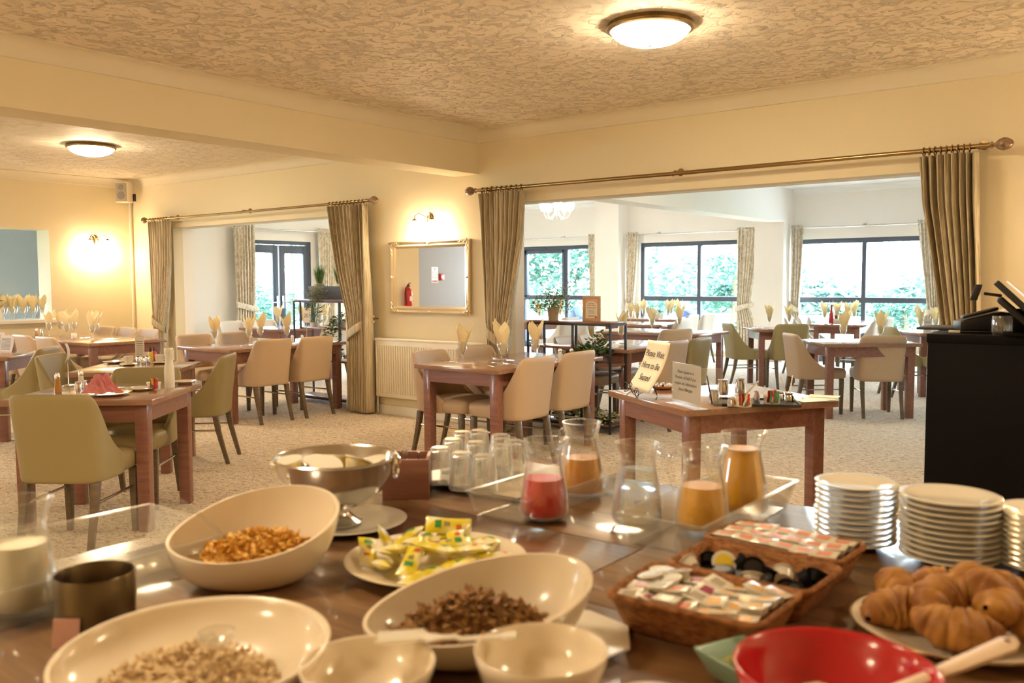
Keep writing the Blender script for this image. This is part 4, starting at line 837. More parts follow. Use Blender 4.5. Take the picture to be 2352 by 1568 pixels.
# cup table
def cup(p,label,rz=0):
    r=thing('coffee_cup',label,'cup',p,rz,'white cups'); b=B(); b.lathe([(0,.008),(.022,.008),(.034,.03),(.038,.07),(.0355,.07),(.031,.03),(0,.014)],26); ob('bowl',b,'china',r); b=B(); b.tube([(.036,0,.058),(.055,0,.055),(.056,0,.035),(.034,0,.028)],.004,7); ob('handle',b,'china',r); b=B(); b.lathe([(0,.0),(.04,0),(.068,.009),(.068,.011),(.04,.004),(0,.004)],26); ob('saucer',b,'china',r)
cup(at(296,838,HT),'white coffee cup on its saucer beside the steel pots',rad(200)); cup(at(367,834,HT),'white cup behind the tall white bottle',rad(30))
for i,((px,py),l) in enumerate((((318,834),'little steel pot next to the coffee cup'),((330,836),'middle little steel pot in the row'),((340,834),'last little steel pot beside the sauce bottles'))):
    r=thing('steel_pot',l,'pot',at(px,py,HT),0,'little steel pots'); b=B(); b.lathe([(0,0),(.018,0),(.021,.035),(.014,.052),(.018,.062),(.015,.062),(.012,.045),(0,.01)],16); ob('body',b,'chrome',r)
for (px,py),mt,l in (((346,828),'yelpack','yellow sauce bottle with a pointed cap'),((354,826),'redpack','red sauce bottle with a pointed cap')):
    r=thing('sauce_bottle',l+' on the cup table','bottle',at(px,py,HT)); b=B(); b.lathe([(0,0),(.022,0),(.022,.055),(.012,.075),(0,.075)],18); ob('body',b,mt,r); b=B(); b.lathe([(.012,.074),(.009,.085),(.004,.11),(0,.11)],14); ob('cap',b,'black',r)
def tent(name,label,p,rz,w=.10,h=.16,material='paper',n=None):
    r=thing(name,label,'menu card',p,rz,'menu cards'); b=B(); b.grid(lambda u,v:(w*(u-.5),-.03+.03*v+.01*sin(v*3),h*v),5,8); b.grid(lambda u,v:(w*(u-.5),.03-.03*v,h*v),5,8); ob('card',b,material,r,mods=[('SOLIDIFY',dict(thickness=.001))])
    b=B()
    for i in range(9): b.box(0,-.028+.0024*i,h*.12+i*h*.085,w*.7,.001,.004)
    ob('print',b,'greyink',r); return r
tent('menu_card','white folded menu standing upright behind the steel pots',at(322,829,HT),rad(60),.07,.20)
tent('menu_card','white striped menu card on the table at the picture edge',at(18,806,HT),rad(20),.16,.15)
tent('menu_card','narrow menu card in the very corner of the edge table',at(2,803,HT),rad(40),.09,.17)
tent('menu_card','white number card on the table by the garden doors',Vector((-10.02,7.70,HT)),rad(10),.09,.10)
tent('menu_card','folded white menu at the foot of the large gold curtain',Vector((-2.56,11.30,HT)),rad(20),.09,.17)
r=thing('table_sign','number card on a thin metal stand at the table in the smaller opening','table sign',(-7.62,6.12,.745),rad(20)); b=B(); b.lathe([(0,0),(.03,0),(.026,.006),(.003,.012),(.003,.23),(0,.23)],14); ob('stand',b,'steel',r); b=B(); b.box(0,-.004,.22,.075,.002,.125); ob('card',b,'paper',r); text('number','20',.06,'greyink',r,(0,-.006,.295),(PI/2,0,0))
for (x,y,l) in ((-7.78,6.05,'white salt shaker at the smaller opening table'),(-7.70,6.12,'pepper shaker beside the salt in the smaller opening')): shaker(x,y,.745,l,'china',.085)
shaker(-4.16,5.95,HT,'pale salt shaker beside the napkin glass at the radiator table','china',.085); shaker(-4.08,6.0,HT,'wooden pepper shaker at the radiator table','oak',.085)
shaker(-11.15,4.85,HT,'amber shaker on the long table by the hatch','amber',.10); shaker(-10.95,4.82,HT,'steel shaker on the long table by the hatch','chrome',.10)
M['tealight']=mat('white_wax',(.85,.8,.7),.3)
r=thing('tealight_holder','small square white tealight on the long table','candle holder',(-10.35,4.92,HT)); b=B(); b.box(0,0,0,.05,.05,.06); ob('block',b,'tealight',r,bevel=.006)
r=thing('sauce_bottle','slim dark red glass bottle on the window table','bottle',(-4.27,13.05,HT)); b=B(); b.lathe([(0,0),(.034,0),(.038,.03),(.030,.12),(.014,.19),(.013,.26),(.018,.275),(0,.275)],18); ob('body',b,'red',r)
r=thing('table_caddy','small cream caddy of sachets beside the red bottle','caddy',(-4.16,13.02,HT)); b=B(); b.box(0,0,0,.12,.08,.07); ob('box',b,'china',r,bevel=.004); b=B(); b.box(-.03,0,.07,.04,.03,.05); b.box(.02,.01,.07,.03,.03,.04); ob('packets',b,'brnpack',r)
r=thing('small_planter','tiny white pot with green plant on the table by the middle window','plant',(-7.2,13.2,HT)); b=B(); b.box(0,0,0,.12,.12,.09,taper=.85); ob('pot',b,'china',r); ob('foliage',spray(40,R,.09,.16,.05,.03,.035),'leaf',r,smooth=False)
# ================================================================ SEATED GUESTS BY THE WINDOW
M['skin']=mat('skin',(.30,.19,.15),.6,sss=.1); M['hair']=mat('grey_hair',(.20,.20,.20),.8); M['denim']=mat('pale_blue_cotton',(.055,.085,.15),.85); M['jeans']=mat('jeans',(.05,.075,.13),.85); M['navy']=mat('navy_knit',(.012,.022,.075),.85); M['shirt']=mat('white_jacket',(.75,.78,.82),.85)
def skin_body(name,verts,edges,radii,material,parent,root=0):
    me=bpy.data.meshes.new(name); me.from_pydata(verts,edges,[]); o=bpy.data.objects.new(name,me); C.objects.link(o)
    o.modifiers.new('s','SKIN'); 
    for i,v in enumerate(me.skin_vertices[0].data): q=radii[i]; v.radius=(q,q) if not hasattr(q,'__len__') else q; v.use_root=(i==root)
    d=o.modifiers.new('u','SUBSURF'); d.levels=2; d.render_levels=2
    dg=bpy.context.evaluated_depsgraph_get(); dg.update(); n=bpy.data.meshes.new_from_object(o.evaluated_get(dg)); bpy.data.objects.remove(o); n.materials.clear(); n.materials.append(material)
    n.polygons.foreach_set('use_smooth',[True]*len(n.polygons)); p=bpy.data.objects.new(name,n); C.objects.link(p); p.parent=parent; return p
def person(x,y,rz,label,top,hairm,sc=1.0):
    r=thing('person',label,'person',(x,y,-.135),rz,'guests seated outside the windows'); r.scale=(sc,sc,sc)
    # faces +y, seated, hips at .50, leaning forward over the table
    V=[(0,-.05,.52),(0,-.03,.68),(0,.02,.85),(0,.05,.98),(0,.08,1.06),(0,.10,1.10),
       (.17,.05,.98),(.24,.10,.78),(.19,.34,.74),(.15,.42,.75),(-.17,.05,.98),(-.24,.10,.78),(-.19,.34,.74),(-.15,.42,.75),
       (.09,-.03,.50),(.11,.40,.50),(.11,.42,.12),(.11,.52,.05),(-.09,-.03,.50),(-.11,.40,.50),(-.11,.42,.12),(-.11,.52,.05)]
    E=[(0,1),(1,2),(2,3),(3,4),(4,5),(3,6),(6,7),(7,8),(8,9),(3,10),(10,11),(11,12),(12,13),(0,14),(14,15),(15,16),(16,17),(0,18),(18,19),(19,20),(20,21)]
    Rr=[.14,.145,.15,.10,.055,.05,.065,.05,.04,.028,.065,.05,.04,.028,.085,.065,.045,.035,.085,.065,.045,.035]
    skin_body('body',V,E,[q*.93 for q in Rr],M['skin'],r)
    # head with nose, ears, brow
    b=B(); b.lathe([(.001,-.115),(.045,-.105),(.062,-.07),(.072,-.02),(.078,.03),(.072,.08),(.045,.112),(.001,.122)],24,sy=1.18); 
    n0=len(b.v); b.lathe([(.001,-.012),(.014,-.008),(.012,.004),(.005,.03),(.001,.035)],10,0,.092,-.02); 
    for s in (-1,1): b.lathe([(.001,-.03),(.012,-.02),(.014,.01),(.001,.03)],8,s*.077,.0,-.01)
    b.box(0,.080,-.062,.04,.016,.008); ob('head',b,'skin',r,(0,.135,1.20),(rad(-22),0,0),ang=180)
    b=B(); b.lathe([(.083,-.02),(.087,.03),(.080,.085),(.05,.122),(.001,.134)],22,0,-.014,0,sy=1.15); ob('hair',b,hairm,r,(0,.135,1.20),(rad(-14),0,0))
    b=B()
    for s in (-1,1): b.tube([(s*.032+.022*cos(a),.098,.005+.018*sin(a)) for a in [i*2*PI/12 for i in range(12)]],.002,5,closed=True); b.tube([(s*.054,.098,.008),(s*.08,.02,.008)],.002,5)
    ob('glasses',b,'black',r,(0,.135,1.20),(rad(-22),0,0))
    for s in (-1,1):   # hands with five fingers resting on the table
        hv=[(0,0,0),(0,.045,.0),(0,.085,-.004)]; he=[(0,1),(1,2)]; hr=[.022,(.034,.014),(.032,.011)]
        hd=skin_body('hand',hv,he,hr,M['skin'],r); hd.location=(s*.145,.43,.785); hd.rotation_euler=(0,0,s*.4)
        for k,(fx,L) in enumerate(((-.024,.05),(-.008,.062),(.008,.06),(.024,.048))):
            f=skin_body('finger',[(fx,.085,-.002),(fx*1.1,.085+L*.5,.004),(fx*1.1,.085+L,-.012)],[(0,1),(1,2)],[.008,.0075,.006],M['skin'],r); f.location=hd.location; f.rotation_euler=hd.rotation_euler
        f=skin_body('thumb',[(-s*.028,.02,0),(-s*.05,.05,.0),(-s*.052,.078,-.006)],[(0,1),(1,2)],[.010,.009,.007],M['skin'],r); f.location=hd.location; f.rotation_euler=hd.rotation_euler
    jk=skin_body('jacket',[(0,-.06,.48),(0,-.05,.62),(0,.0,.82),(0,.04,.97),(0,.07,1.04),(.17,.05,.98),(.245,.10,.79),(.20,.33,.755),(-.17,.05,.98),(-.245,.10,.79),(-.20,.33,.755)],[(0,1),(1,2),(2,3),(3,4),(3,5),(5,6),(6,7),(3,8),(8,9),(9,10)],[.165,.17,.172,.115,.068,.082,.064,.05,.082,.064,.05],M[top],r)
    skin_body('trousers',[(0,-.05,.50),(.09,-.03,.50),(.11,.40,.505),(.11,.42,.12),(-.09,-.03,.50),(-.11,.40,.505),(-.11,.42,.12)],[(0,1),(1,2),(2,3),(0,4),(4,5),(5,6)],[.135,.10,.076,.058,.10,.076,.058],M['jeans'],r)
    b=B()
    for s in (-1,1): b.box(s*.11,.46,0,.09,.26,.07,taper=1.05)
    ob('shoes',b,'black',r,bevel=.02,seg=3)
    return r
def outp(px,y): d=ray(px,700); return d.x*y/d.y
x1=outp(1322,16.7); x2=outp(1583,17.0)
person(x1,16.7,rad(-62),'grey-haired guest in pale blue jacket and glasses, seated outside beyond the sage plant','denim','hair',.93)
o=CH['cream'].put((x1-.06,16.67,-.135),rad(-62),'pale chair under the guest in the pale blue jacket',gC)
o=table('garden_table','small table outside at which the guest in pale blue sits',x1+.62,16.98,-62,.7,.62,.72,'tables on the terrace'); o.location.z=-.135
person(x2,17.0,rad(100),'guest in a navy top seated outside, half hidden behind napkins at the middle window','navy','hair',.86)
o=CH['cream'].put((x2+.06,16.97,-.135),rad(100),'pale chair under the guest in the navy top',gC)
# ================================================================ TILL COUNTER
CT=1.15; p=at(2131,766,CT); ca=rad(3)
r=thing('till_counter','tall black reception counter cut by the picture edge','counter',(p.x,p.y,0),ca); b=B(); b.box(.85,.30,0,1.7,.60,CT-.04); ob('body',b,'ebony',r,bevel=.003); b=B(); b.box(.85,.30,CT-.04,1.71,.61,.04); ob('counter_top',b,'ebony',r,bevel=.004)
cc,cs=cos(ca),sin(ca)
def on(u,v,z=CT): return Vector((p.x+u*cc-v*cs,p.y+u*cs+v*cc,z))
M['tray']=mat('dark_mat',(.03,.024,.02),.5)
b=B(); b.box(0,0,0,.62,.30,.012); r=ob('desk_mat',b,'tray',None,at(2275,757,CT),(0,0,ca),bevel=.003); tag(r,'flat dark mat lying on the black counter under the card reader','mat')
r=thing('pos_terminal','black touchscreen till with tilted screen and small rear customer display','till',at(2352,771,CT),ca+.12)
b=B(); b.box(0,0,0,.16,.15,.018); b.box(-.02,-.0,.018,.05,.06,.10); ob('base',b,'ebony',r,bevel=.006)
# the screen slab leans back: seen from behind and the side
def slab(u0,z0,u1,z1,t,y0,y1):
    d=Vector((u1-u0,0,z1-z0)).normalized(); n=Vector((d.z,0,-d.x)); q=[Vector((u0,0,z0)),Vector((u1,0,z1))]; a=[q[0]-n*t/2,q[0]+n*t/2,q[1]+n*t/2,q[1]-n*t/2]; bb=B(); bb.hexa([(a[0].x,y0,a[0].z),(a[1].x,y0,a[1].z),(a[1].x,y1,a[1].z),(a[0].x,y1,a[0].z),(a[3].x,y0,a[3].z),(a[2].x,y0,a[2].z),(a[2].x,y1,a[2].z),(a[3].x,y1,a[3].z)]); return bb
SCR=ob('screen',slab(.10,.02,-.115,.235,.026,-.16,.16),'black',r,bevel=.004)
M['bezel']=mat('screen_glow',(.75,.62,.60),.4,emit=.35,ecol=(.9,.75,.72)); s=slab(.105,.045,-.085,.225,.003,-.14,.14); s.mv(Matrix.Translation((.014,0,.012))); ob('screen_panel',s,'bezel',SCR)
s=slab(.075,.03,-.08,.18,.03,-.10,.10); s.mv(Matrix.Translation((-.022,0,-.016))); ob('housing',s,'black',SCR,bevel=.01)
b=B(); b.tube([(-.09,-.02,.175),(-.16,-.02,.185)],.008,6); b.hexa([(-.215,-.07,.155),(-.185,-.07,.155),(-.185,.05,.155),(-.215,.05,.155),(-.195,-.07,.225),(-.165,-.07,.225),(-.165,.05,.225),(-.195,.05,.225)]); ob('customer_display',b,'black',r,bevel=.005)
r=thing('card_reader','wedge-shaped black desk phone on the black counter','telephone',at(2256,757,CT+.012),ca+.35); b=B(); P_=[(-.11,0),(.13,0),(.13,.055),(.10,.082),(.06,.088),(-.11,.04)]
for y in (-.08,.08):
    for u,z in P_: b.v.append((u,y,z))
b.f+=[(5,4,3,2,1,0),(6,7,8,9,10,11)]+[(i,(i+1)%6,6+(i+1)%6,6+i) for i in range(6)]; ob('body',b,'black',r,bevel=.006)
b=B(); b.hexa([(-.10,-.075,.052),(.05,-.075,.094),(.05,-.02,.094),(-.10,-.02,.052),(-.10,-.075,.066),(.05,-.075,.110),(.05,-.02,.110),(-.10,-.02,.066)]); ob('handset',b,'black',r,bevel=.008)
r=thing('water_tumbler','clear round tumbler with a little water on the black counter','glass',at(2300,769,CT)); b=B(); b.lathe([(0,0),(.034,0),(.041,.02),(.043,.05),(.038,.085),(.036,.085),(.041,.05),(.039,.02),(0,.008)],26); ob('glass',b,'glass',r); b=B(); b.lathe([(0,.009),(.036,.012),(.040,.03),(0,.03)],24); ob('water',b,'glass',r)
b=B(); b.box(0,0,0,.05,.03,.012); r=ob('eraser_block',b,'china',None,at(2193,764,CT),(0,0,ca),bevel=.003); tag(r,'small cream block at the corner of the black counter','block')
r=thing('cream_jug','small round cream pot half hidden behind the till','pot',at(2313,757,CT+.012)); b=B(); b.lathe([(0,0),(.04,0),(.055,.04),(.04,.085),(.02,.1),(0,.1)],20); ob('body',b,'china',r)
# ================================================================ SIDE TABLE WITH SIGN
ta=rad(148); u=Vector((cos(rad(142)),sin(rad(142)),0)); nf=Vector((-u.y,u.x,0)); nf=-nf if nf.dot(Vector((0,-1,0)))<0 else nf
base=at(1463,893,HT+.045); ux=-u   # ux points to the viewer's right along the board
r=thing('please_wait_sign','curved cream sign on a scrolled wire easel on the side table','sign',(base.x,base.y,HT)); X3=ux; Zt=(Vector((0,0,1))*cos(rad(27))-nf*sin(rad(27))); 
W2,H2=.300,.300
def brd(u_,v): return X3*(W2*(u_-.5))+Zt*(H2*v)+Vector((0,0,.038))+nf*(.045*(v-.45)**2*2-.02)
b=B(); b.grid(lambda a,c:tuple(brd(a,c)),8,14); BRD=ob('board',b,'cream_paper',r,ang=180,mods=[('SOLIDIFY',dict(thickness=.003,offset=0))])
def txt(name,body,size,vpos,mt,par=None):
    c=brd(.5,vpos)+nf*.004; dz=(brd(.5,vpos+.05)-brd(.5,vpos-.05)).normalized(); o=text(name,body,size,mt,BRD,c,(0,0,0)); n=X3.cross(dz); Mx=Matrix(((X3.x,dz.x,n.x),(X3.y,dz.y,n.y),(X3.z,dz.z,n.z))); o.rotation_euler=Mx.to_euler(); 
    o.location=c+n*.003 if n.dot(nf)>0 else c-n*.003
txt('lettering','Please Wait',.052,.73,'ink'); txt('lettering','Here to Be',.052,.49,'ink'); txt('lettering','Seated',.052,.25,'ink')
b=B(); f3=lambda a,z,o=0.0:tuple(X3*a+Vector((0,0,z))+nf*o)
def scroll(cx,cz,r0,turns,sg,st):
    return [f3(cx+sg*r0*(1-t*.75)*cos(st+turns*6.283*t),cz+r0*(1-t*.75)*sin(st+turns*6.283*t),.035) for t in [i/26 for i in range(27)]]
b.tube(scroll(-.085,.045,.036,1.3,1,0),.0022,6); b.tube(scroll(.085,.030,.034,1.3,-1,0),.0022,6); b.tube(scroll(-.03,.075,.018,1.1,1,3),.0022,6); b.tube(scroll(-.002,.075,.018,1.1,-1,3),.0022,6)
b.tube([f3(-.10,.02,.035),f3(-.05,.03,.035),f3(-.015,.06,.035),f3(.02,.03,.035),f3(.06,.02,.035),f3(.10,.004,.035)],.0022,6); b.tube([f3(-.07,.003,.035),f3(-.06,.02,.02),f3(-.05,.03,-.02),f3(-.02,.12,-.07),f3(0,.003,-.12)],.0022,6); b.tube([f3(.07,.003,.035),f3(.06,.02,.02),f3(.04,.03,-.02),f3(.02,.12,-.07),f3(0,.003,-.12)],.0022,6); b.tube([f3(-.08,.036,.012),f3(.08,.036,.012)],.0022,6)
ob('wire_easel',b,'black',r)
base=at(1576,932,HT); X3=-Vector((cos(rad(146)),sin(rad(146)),0)); nf=Vector((X3.y,-X3.x,0))
r=thing('allergen_notice','small white notice about allergens in a clear upright holder','notice',(base.x,base.y,HT)); b=B(); b.grid(lambda a,c:tuple(X3*(.290*(a-.5))+Vector((0,0,.008+.205*c))+nf*.001),2,2); NPA=ob('notice_paper',b,'paper',r,mods=[('SOLIDIFY',dict(thickness=.0012))],smooth=False)
for i,(l,z) in enumerate((('Please Speak to a',.172),('Member of Staff if you',.142),('require any information',.112),('about Allergen',.082))):
    o=text('lettering',l,.0235,'greyink',NPA,Vector((0,0,z))+nf*.006,(0,0,0)); Mx=Matrix(((X3.x,0,nf.x),(X3.y,0,nf.y),(0,1,0))); o.rotation_euler=Mx.to_euler()
b=B(); b.grid(lambda a,c:tuple(X3*(.297*(a-.5))+Vector((0,0,.001+.215*c))+nf*.0045),2,2); b.grid(lambda a,c:tuple(X3*(.297*(a-.5))+Vector((0,0,.001))+nf*(.04-.08*c)),2,2)
b.grid(lambda a,c:tuple(X3*(.149+.03*a)-nf*(.0+.10*a)+Vector((0,0,.001+.205*c))),2,2); ob('acrylic_holder',b,'acrylic',r,mods=[('SOLIDIFY',dict(thickness=.0025,offset=0))],smooth=False)
b=B(); b.tube([tuple(X3*.15-nf*.03+Vector((0,0,.17))),tuple(X3*.17-nf*.05+Vector((0,0,.03)))],.004,6); r=ob('pen',b,'black',None,(base.x,base.y,HT)); tag(r,'dark pen leaning inside the clear holder beside the allergen notice','pen')
r=thing('bread_basket','small brown wicker ring with foil bits behind the sign','basket',at(1522,893,HT)); b=B(); b.lathe([(0,0),(.05,0),(.07,.012),(.072,.02),(.066,.02),(.05,.008),(0,.006)],24); ob('ring',b,'wicker',r); b=B()
for i in range(9): a=i*.7; b.lathe([(0,0),(.014,.002),(.012,.012),(0,.014)],8,.055*cos(a),.055*sin(a),.018)
ob('foil_cups',b,'foil',r)
# tray of condiments
tp=at(1735,927,HT); r=thing('serving_tray','dark oval-cornered tray on the side table','tray',(tp.x,tp.y,HT),rad(28)); b=B(); b.box(0,0,.0,.42,.24,.006); 
for s in (-1,1): b.box(0,s*.12,.003,.42,.008,.012); b.box(s*.21,0,.003,.008,.24,.012)
ob('tray_body',b,'tray',r,bevel=.003)
tz=HT+.007
for (px,py),h,rr,l in (((1640,925),.085,.026,'tall steel milk jug at the near corner of the dark tray'),((1660,906),.105,.030,'shiny steel pot at the back corner of the dark tray'),((1683,932),.055,.030,'squat steel pot in the middle front of the dark tray'),((1700,902),.10,.028,'steel pot behind the first ramekin'),((1738,924),.075,.016,'slim steel shaker between the two ramekins'),((1812,922),.055,.026,'steel pot holding wooden stirrers at the end of the tray'),((1793,918),.05,.022,'little steel pot beside the second ramekin')):
    q=at(px,py,tz); r=thing('steel_pot',l,'pot',q,0,'steel pots on the dark tray'); h*=.8; b=B(); b.lathe([(0,0),(rr,0),(rr*1.02,h*.6),(rr*.8,h*.85),(rr*.9,h),(rr*.82,h),(rr*.7,h*.85),(rr*.9,h*.5),(0,.01)],20); ob('body',b,'steel',r)
q1=at(1708,933,tz); ramekin(q1,'cream ramekin of sachets nearer the notice on the dark tray',.046,.046); sachets(1708,933,tz+.01,'the first ramekin on the dark tray',10,rr=.022)
q2=at(1773,926,tz); ramekin(q2,'cream ramekin of sachets farther along the dark tray',.046,.046); sachets(1774,926,tz+.01,'the second ramekin on the dark tray',10,rr=.022)
for i,(a,e,l) in enumerate(((.25,-.3,'wooden stirrer leaning from the end pot'),(-.3,.1,'upright wooden stirrer in the end pot'))):
    q=at(1812,922,tz); b=B(); b.box(0,0,.01,.006,.002,.13); o=ob('stirrer',b,'cream_paper',None,q,(a,e,.3)); tag(o,l,'stirrer','wooden stirrers')
q=at(1712,925,tz); b=B(); b.box(0,0,.01,.008,.002,.13); o=ob('stirrer',b,'cream_paper',None,(q.x-.02,q.y,tz+.02),(.2,.75,.1)); tag(o,'wooden stirrer slanting out of the first ramekin','stirrer','wooden stirrers')
for i,((px,py),a,m_,l) in enumerate((((1880,915),30,'paper','white sheet at the corner of the side table'),((1862,919),55,'paper','second white sheet fanned under the cream one'),((1892,910),10,'cream_paper','cream folded paper on top of the white sheets'))):
    q=at(px,py,HT+.001+i*.0015); b=B(); b.box(0,0,0,.16,.11,.001); o=ob('paper_sheet',b,m_,None,q,(0,0,rad(a))); tag(o,l,'paper','papers on the side table')
# ================================================================ BUFFET
TZ=.78
def btable(label,x0,x1,y0,y1):
    cx,cy=(x0+x1)/2,(y0+y1)/2; w,d=x1-x0,y1-y0; r=thing('buffet_table',label,'table',(cx,cy,0),0,'dark glossy buffet tables')
    b=B(); b.box(0,0,TZ-.04,w-.003,d-.003,.04); ob('table_top',b,'buffet',r,bevel=.002)
    b=B(); 
    for s in (-1,1): b.box(0,s*(d/2-.06),TZ-.14,w-.2,.022,.10); b.box(s*(w/2-.06),0,TZ-.14,.022,d-.2,.10)
    ob('apron',b,'oak',r)
    for sx in (-1,1):
        for sy in (-1,1): b=B(); b.box(0,0,0,.072,.072,TZ-.04,taper=.93); ob('leg',b,'oak',r,(sx*(w/2-.085),sy*(d/2-.085),0))
XL,XS,YS,YB=-1.937,-1.0,1.757,2.37
btable('glossy dark buffet table under the drinking glasses and the red drink',XL,XS,YS,YB)
btable('glossy dark buffet table under the steel bowl and the cornflakes',XL,XS,.55,YS)
btable('glossy dark buffet table under the plate stacks and baskets',XS,.75,1.40,YB)
btable('glossy dark buffet table under the front serving bowls',XS,.75,.42,1.40)
def rp(px,py,z): q=at(px,py,z); return Vector((q.x,q.y,z))
RA=math.atan2(RR.y,RR.x)   # bearing of the buffet's serving side
# ---- jugs
M['water']=thin('water',(.93,.96,.98),.02,.12,.9)
for n_,c in (('cran',(.80,.04,.04)),('apple',(.80,.34,.03)),('orange',(1,.50,.01)),('milk',(.95,.88,.70))): M[n_]=mat(n_+'_drink',c,.25,sss=.0,coat=0)
def jug(px,py,label,fill,lv,hdl,s=1.0,z=TZ+.012):
    p=rp(px,py,z); r=thing('glass_jug',label,'jug',p,0,'glass jugs'); H=.205*s
    o=[(.0,.0),(.060,.0),(.066,.012),(.066,.03),(.061,.070),(.0545,.11),(.0485,.14),(.0465,.160),(.0485,.178),(.054,.198),(.0555,.205)]; o=[(a*s,c*s) for a,c in o]; inn=[(max(a-.003*s,0),c+(.004 if i<2 else 0)) for i,(a,c) in enumerate(o)][::-1]
    def lip(p,a):
        k=max(0,(p[2]/s-.17)/.035); d=cos(a-hdl-PI); q=1+.16*k*max(0,d)**6; return (p[0]*q,p[1]*q,p[2]+.004*k*max(0,d)**6)
    b=B(); b.lathe(o+inn,36,fn=lip); b.tube([(.0465*s*cos(a),.0465*s*sin(a),.163*s) for a in [i*2*PI/30 for i in range(30)]],.0025,6,closed=True); ob('jug_body',b,'jug',r,ang=60)
    b=B(); c,q=cos(hdl),sin(hdl); b.tube([(a*c*s,a*q*s,h*s) for a,h in ((.046,.172),(.072,.180),(.092,.165),(.094,.13),(.080,.09),(.060,.070))],[.006,.007,.007,.007,.007,.006],8); ob('handle',b,'jug',r)
    if fill:
        zl=lv*H; pr=[(a-.0045*s,c+.002) for a,c in o if 0<c<zl]; 
        for (a0,c0),(a1,c1) in zip(o,o[1:]):
            if c0<zl<=c1: pr.append((a0+(a1-a0)*(zl-c0)/(c1-c0)-.0045*s,zl))
        b=B(); b.lathe([(0,.006),(.055*s,.006)]+pr+[(0,zl)],32); ob('drink',b,fill,r,ang=50)
    return r
jug(52,1392,'glass jug of milk in a clear plastic box, cut by the picture edge','milk',.60,PI+RA,1.0)
jug(1250,1184,'glass jug of red drink with its handle towards the tumblers','cran',.50,PI+RA,.98)
jug(1336,1130,'glass jug of amber apple drink behind the red one','apple',.50,RA+2.2,1.0)
jug(1463,1195,'glass jug of water standing between the two clear boxes','water',.66,RA+.6,.98)
jug(1612,1212,'half-full glass jug of orange juice, nearer the jam baskets','orange',.52,RA+2.4,1.0)
jug(1704,1172,'nearly full glass jug of orange juice','orange',.80,PI+RA,1.02)
# ---- clear boxes
def acrybox(label,x0,x1,y0,y1,h=.085,fl=.02):
    r=thing('clear_tub',label,'tub',((x0+x1)/2,(y0+y1)/2,TZ),0,'clear acrylic tubs'); w,d=(x1-x0)/2,(y1-y0)/2; b=B(); t=.004
    def sec(k,z,o=0): return [(sx*(w+fl*k-o),sy*(d+fl*k-o),z) for sx,sy in ((-1,-1),(1,-1),(1,1),(-1,1))]
    rows=[sec(0,0),sec(1,h),sec(1.3,h),sec(1.3,h+t),sec(1,h+t,t),sec(0,t,t)]
    for q in rows: b.v+=q
    for k in range(5):
        for c in range(4): e=(c+1)%4; b.f.append((k*4+c,k*4+e,k*4+4+e,k*4+4+c))
    b.f.append((3,2,1,0)); b.f.append((20,21,22,23)); ob('tub_body',b,'acrylic',r,bevel=.0015,smooth=False)
acrybox('clear acrylic tub holding the milk jug, at the buffet corner',-1.93,-1.43,.60,1.13) if False else None
p=rp(392,1337,TZ); p2=rp(430,1262,TZ)
acrybox('clear acrylic tub around the milk jug',p.x-.34,p.x,p.y-.50,p.y+.14,.075)
a=rp(1206,1206,TZ); bq=rp(1098,1182,TZ); c_=rp(1410,1127,TZ)
acrybox('clear acrylic tub holding the red and amber drinks',bq.x,a.x,a.y,c_.y,.065)
a=rp(1603,1282,TZ); bq=rp(1462,1243,TZ); c_=rp(1800,1172,TZ)
acrybox('clear acrylic tub holding the orange juice',bq.x,a.x,a.y,c_.y+.02,.075)
# ---- glass tray with upside-down tumblers
a=rp(968,1112,TZ); c_=rp(1180,1162,TZ)
tw=.50; td=.34; cx,cy=a.x+.02+.19,a.y+.02
r=thing('serving_tray','dark tray lined with a pale cloth under the upside-down tumblers','tray',(-1.70,2.12,TZ)); b=B(); b.box(0,0,0,.44,.42,.014); ob('tray_body',b,'black',r,bevel=.004); b=B(); b.box(0,0,.0145,.43,.41,.002); ob('tray_lining',b,'melamine',r)
b=B(); n=24
o=[(.036,0),(.037,.004),(.034,.05),(.029,.088),(.0275,.096),(.022,.1),(0,.1)]; i_=[(0,.088),(.023,.086),(.027,.07),(.0315,.03),(.034,.002)]
def flute(p,a): k=1+.02*cos(a*10)*(1 if p[2]>.02 else 0); return (p[0]*k,p[1]*k,p[2])
b.lathe(o+i_+[(.036,0)],40,fn=flute); TB=Proto(tag(ob('tumbler',b,'tumbler',ang=35),'x','glass','upside-down tumblers on the tray'))
for (px,py),l in (((1012,1108),'at the front corner of the tray'),((1062,1122),'at the front of the tray, second along'),((1112,1128),'at the front of the tray beside the clear tub'),((1040,1084),'in the second row behind the corner'),((1093,1092),'in the second row, in the middle'),((1150,1100),'in the second row towards the red drink'),((1062,1064),'in the back row, tallest looking'),((1100,1060),'in the back row, catching the window light'),((1150,1072),'in the back row near the jug handle'),((1180,1088),'at the end of the back row beside the jug')):
    q=rp(px,py,TZ+.017); TB.put(q,rnd.uniform(0,1),'upside-down pressed glass tumbler '+l,'upside-down tumblers on the tray',sc=1.08)
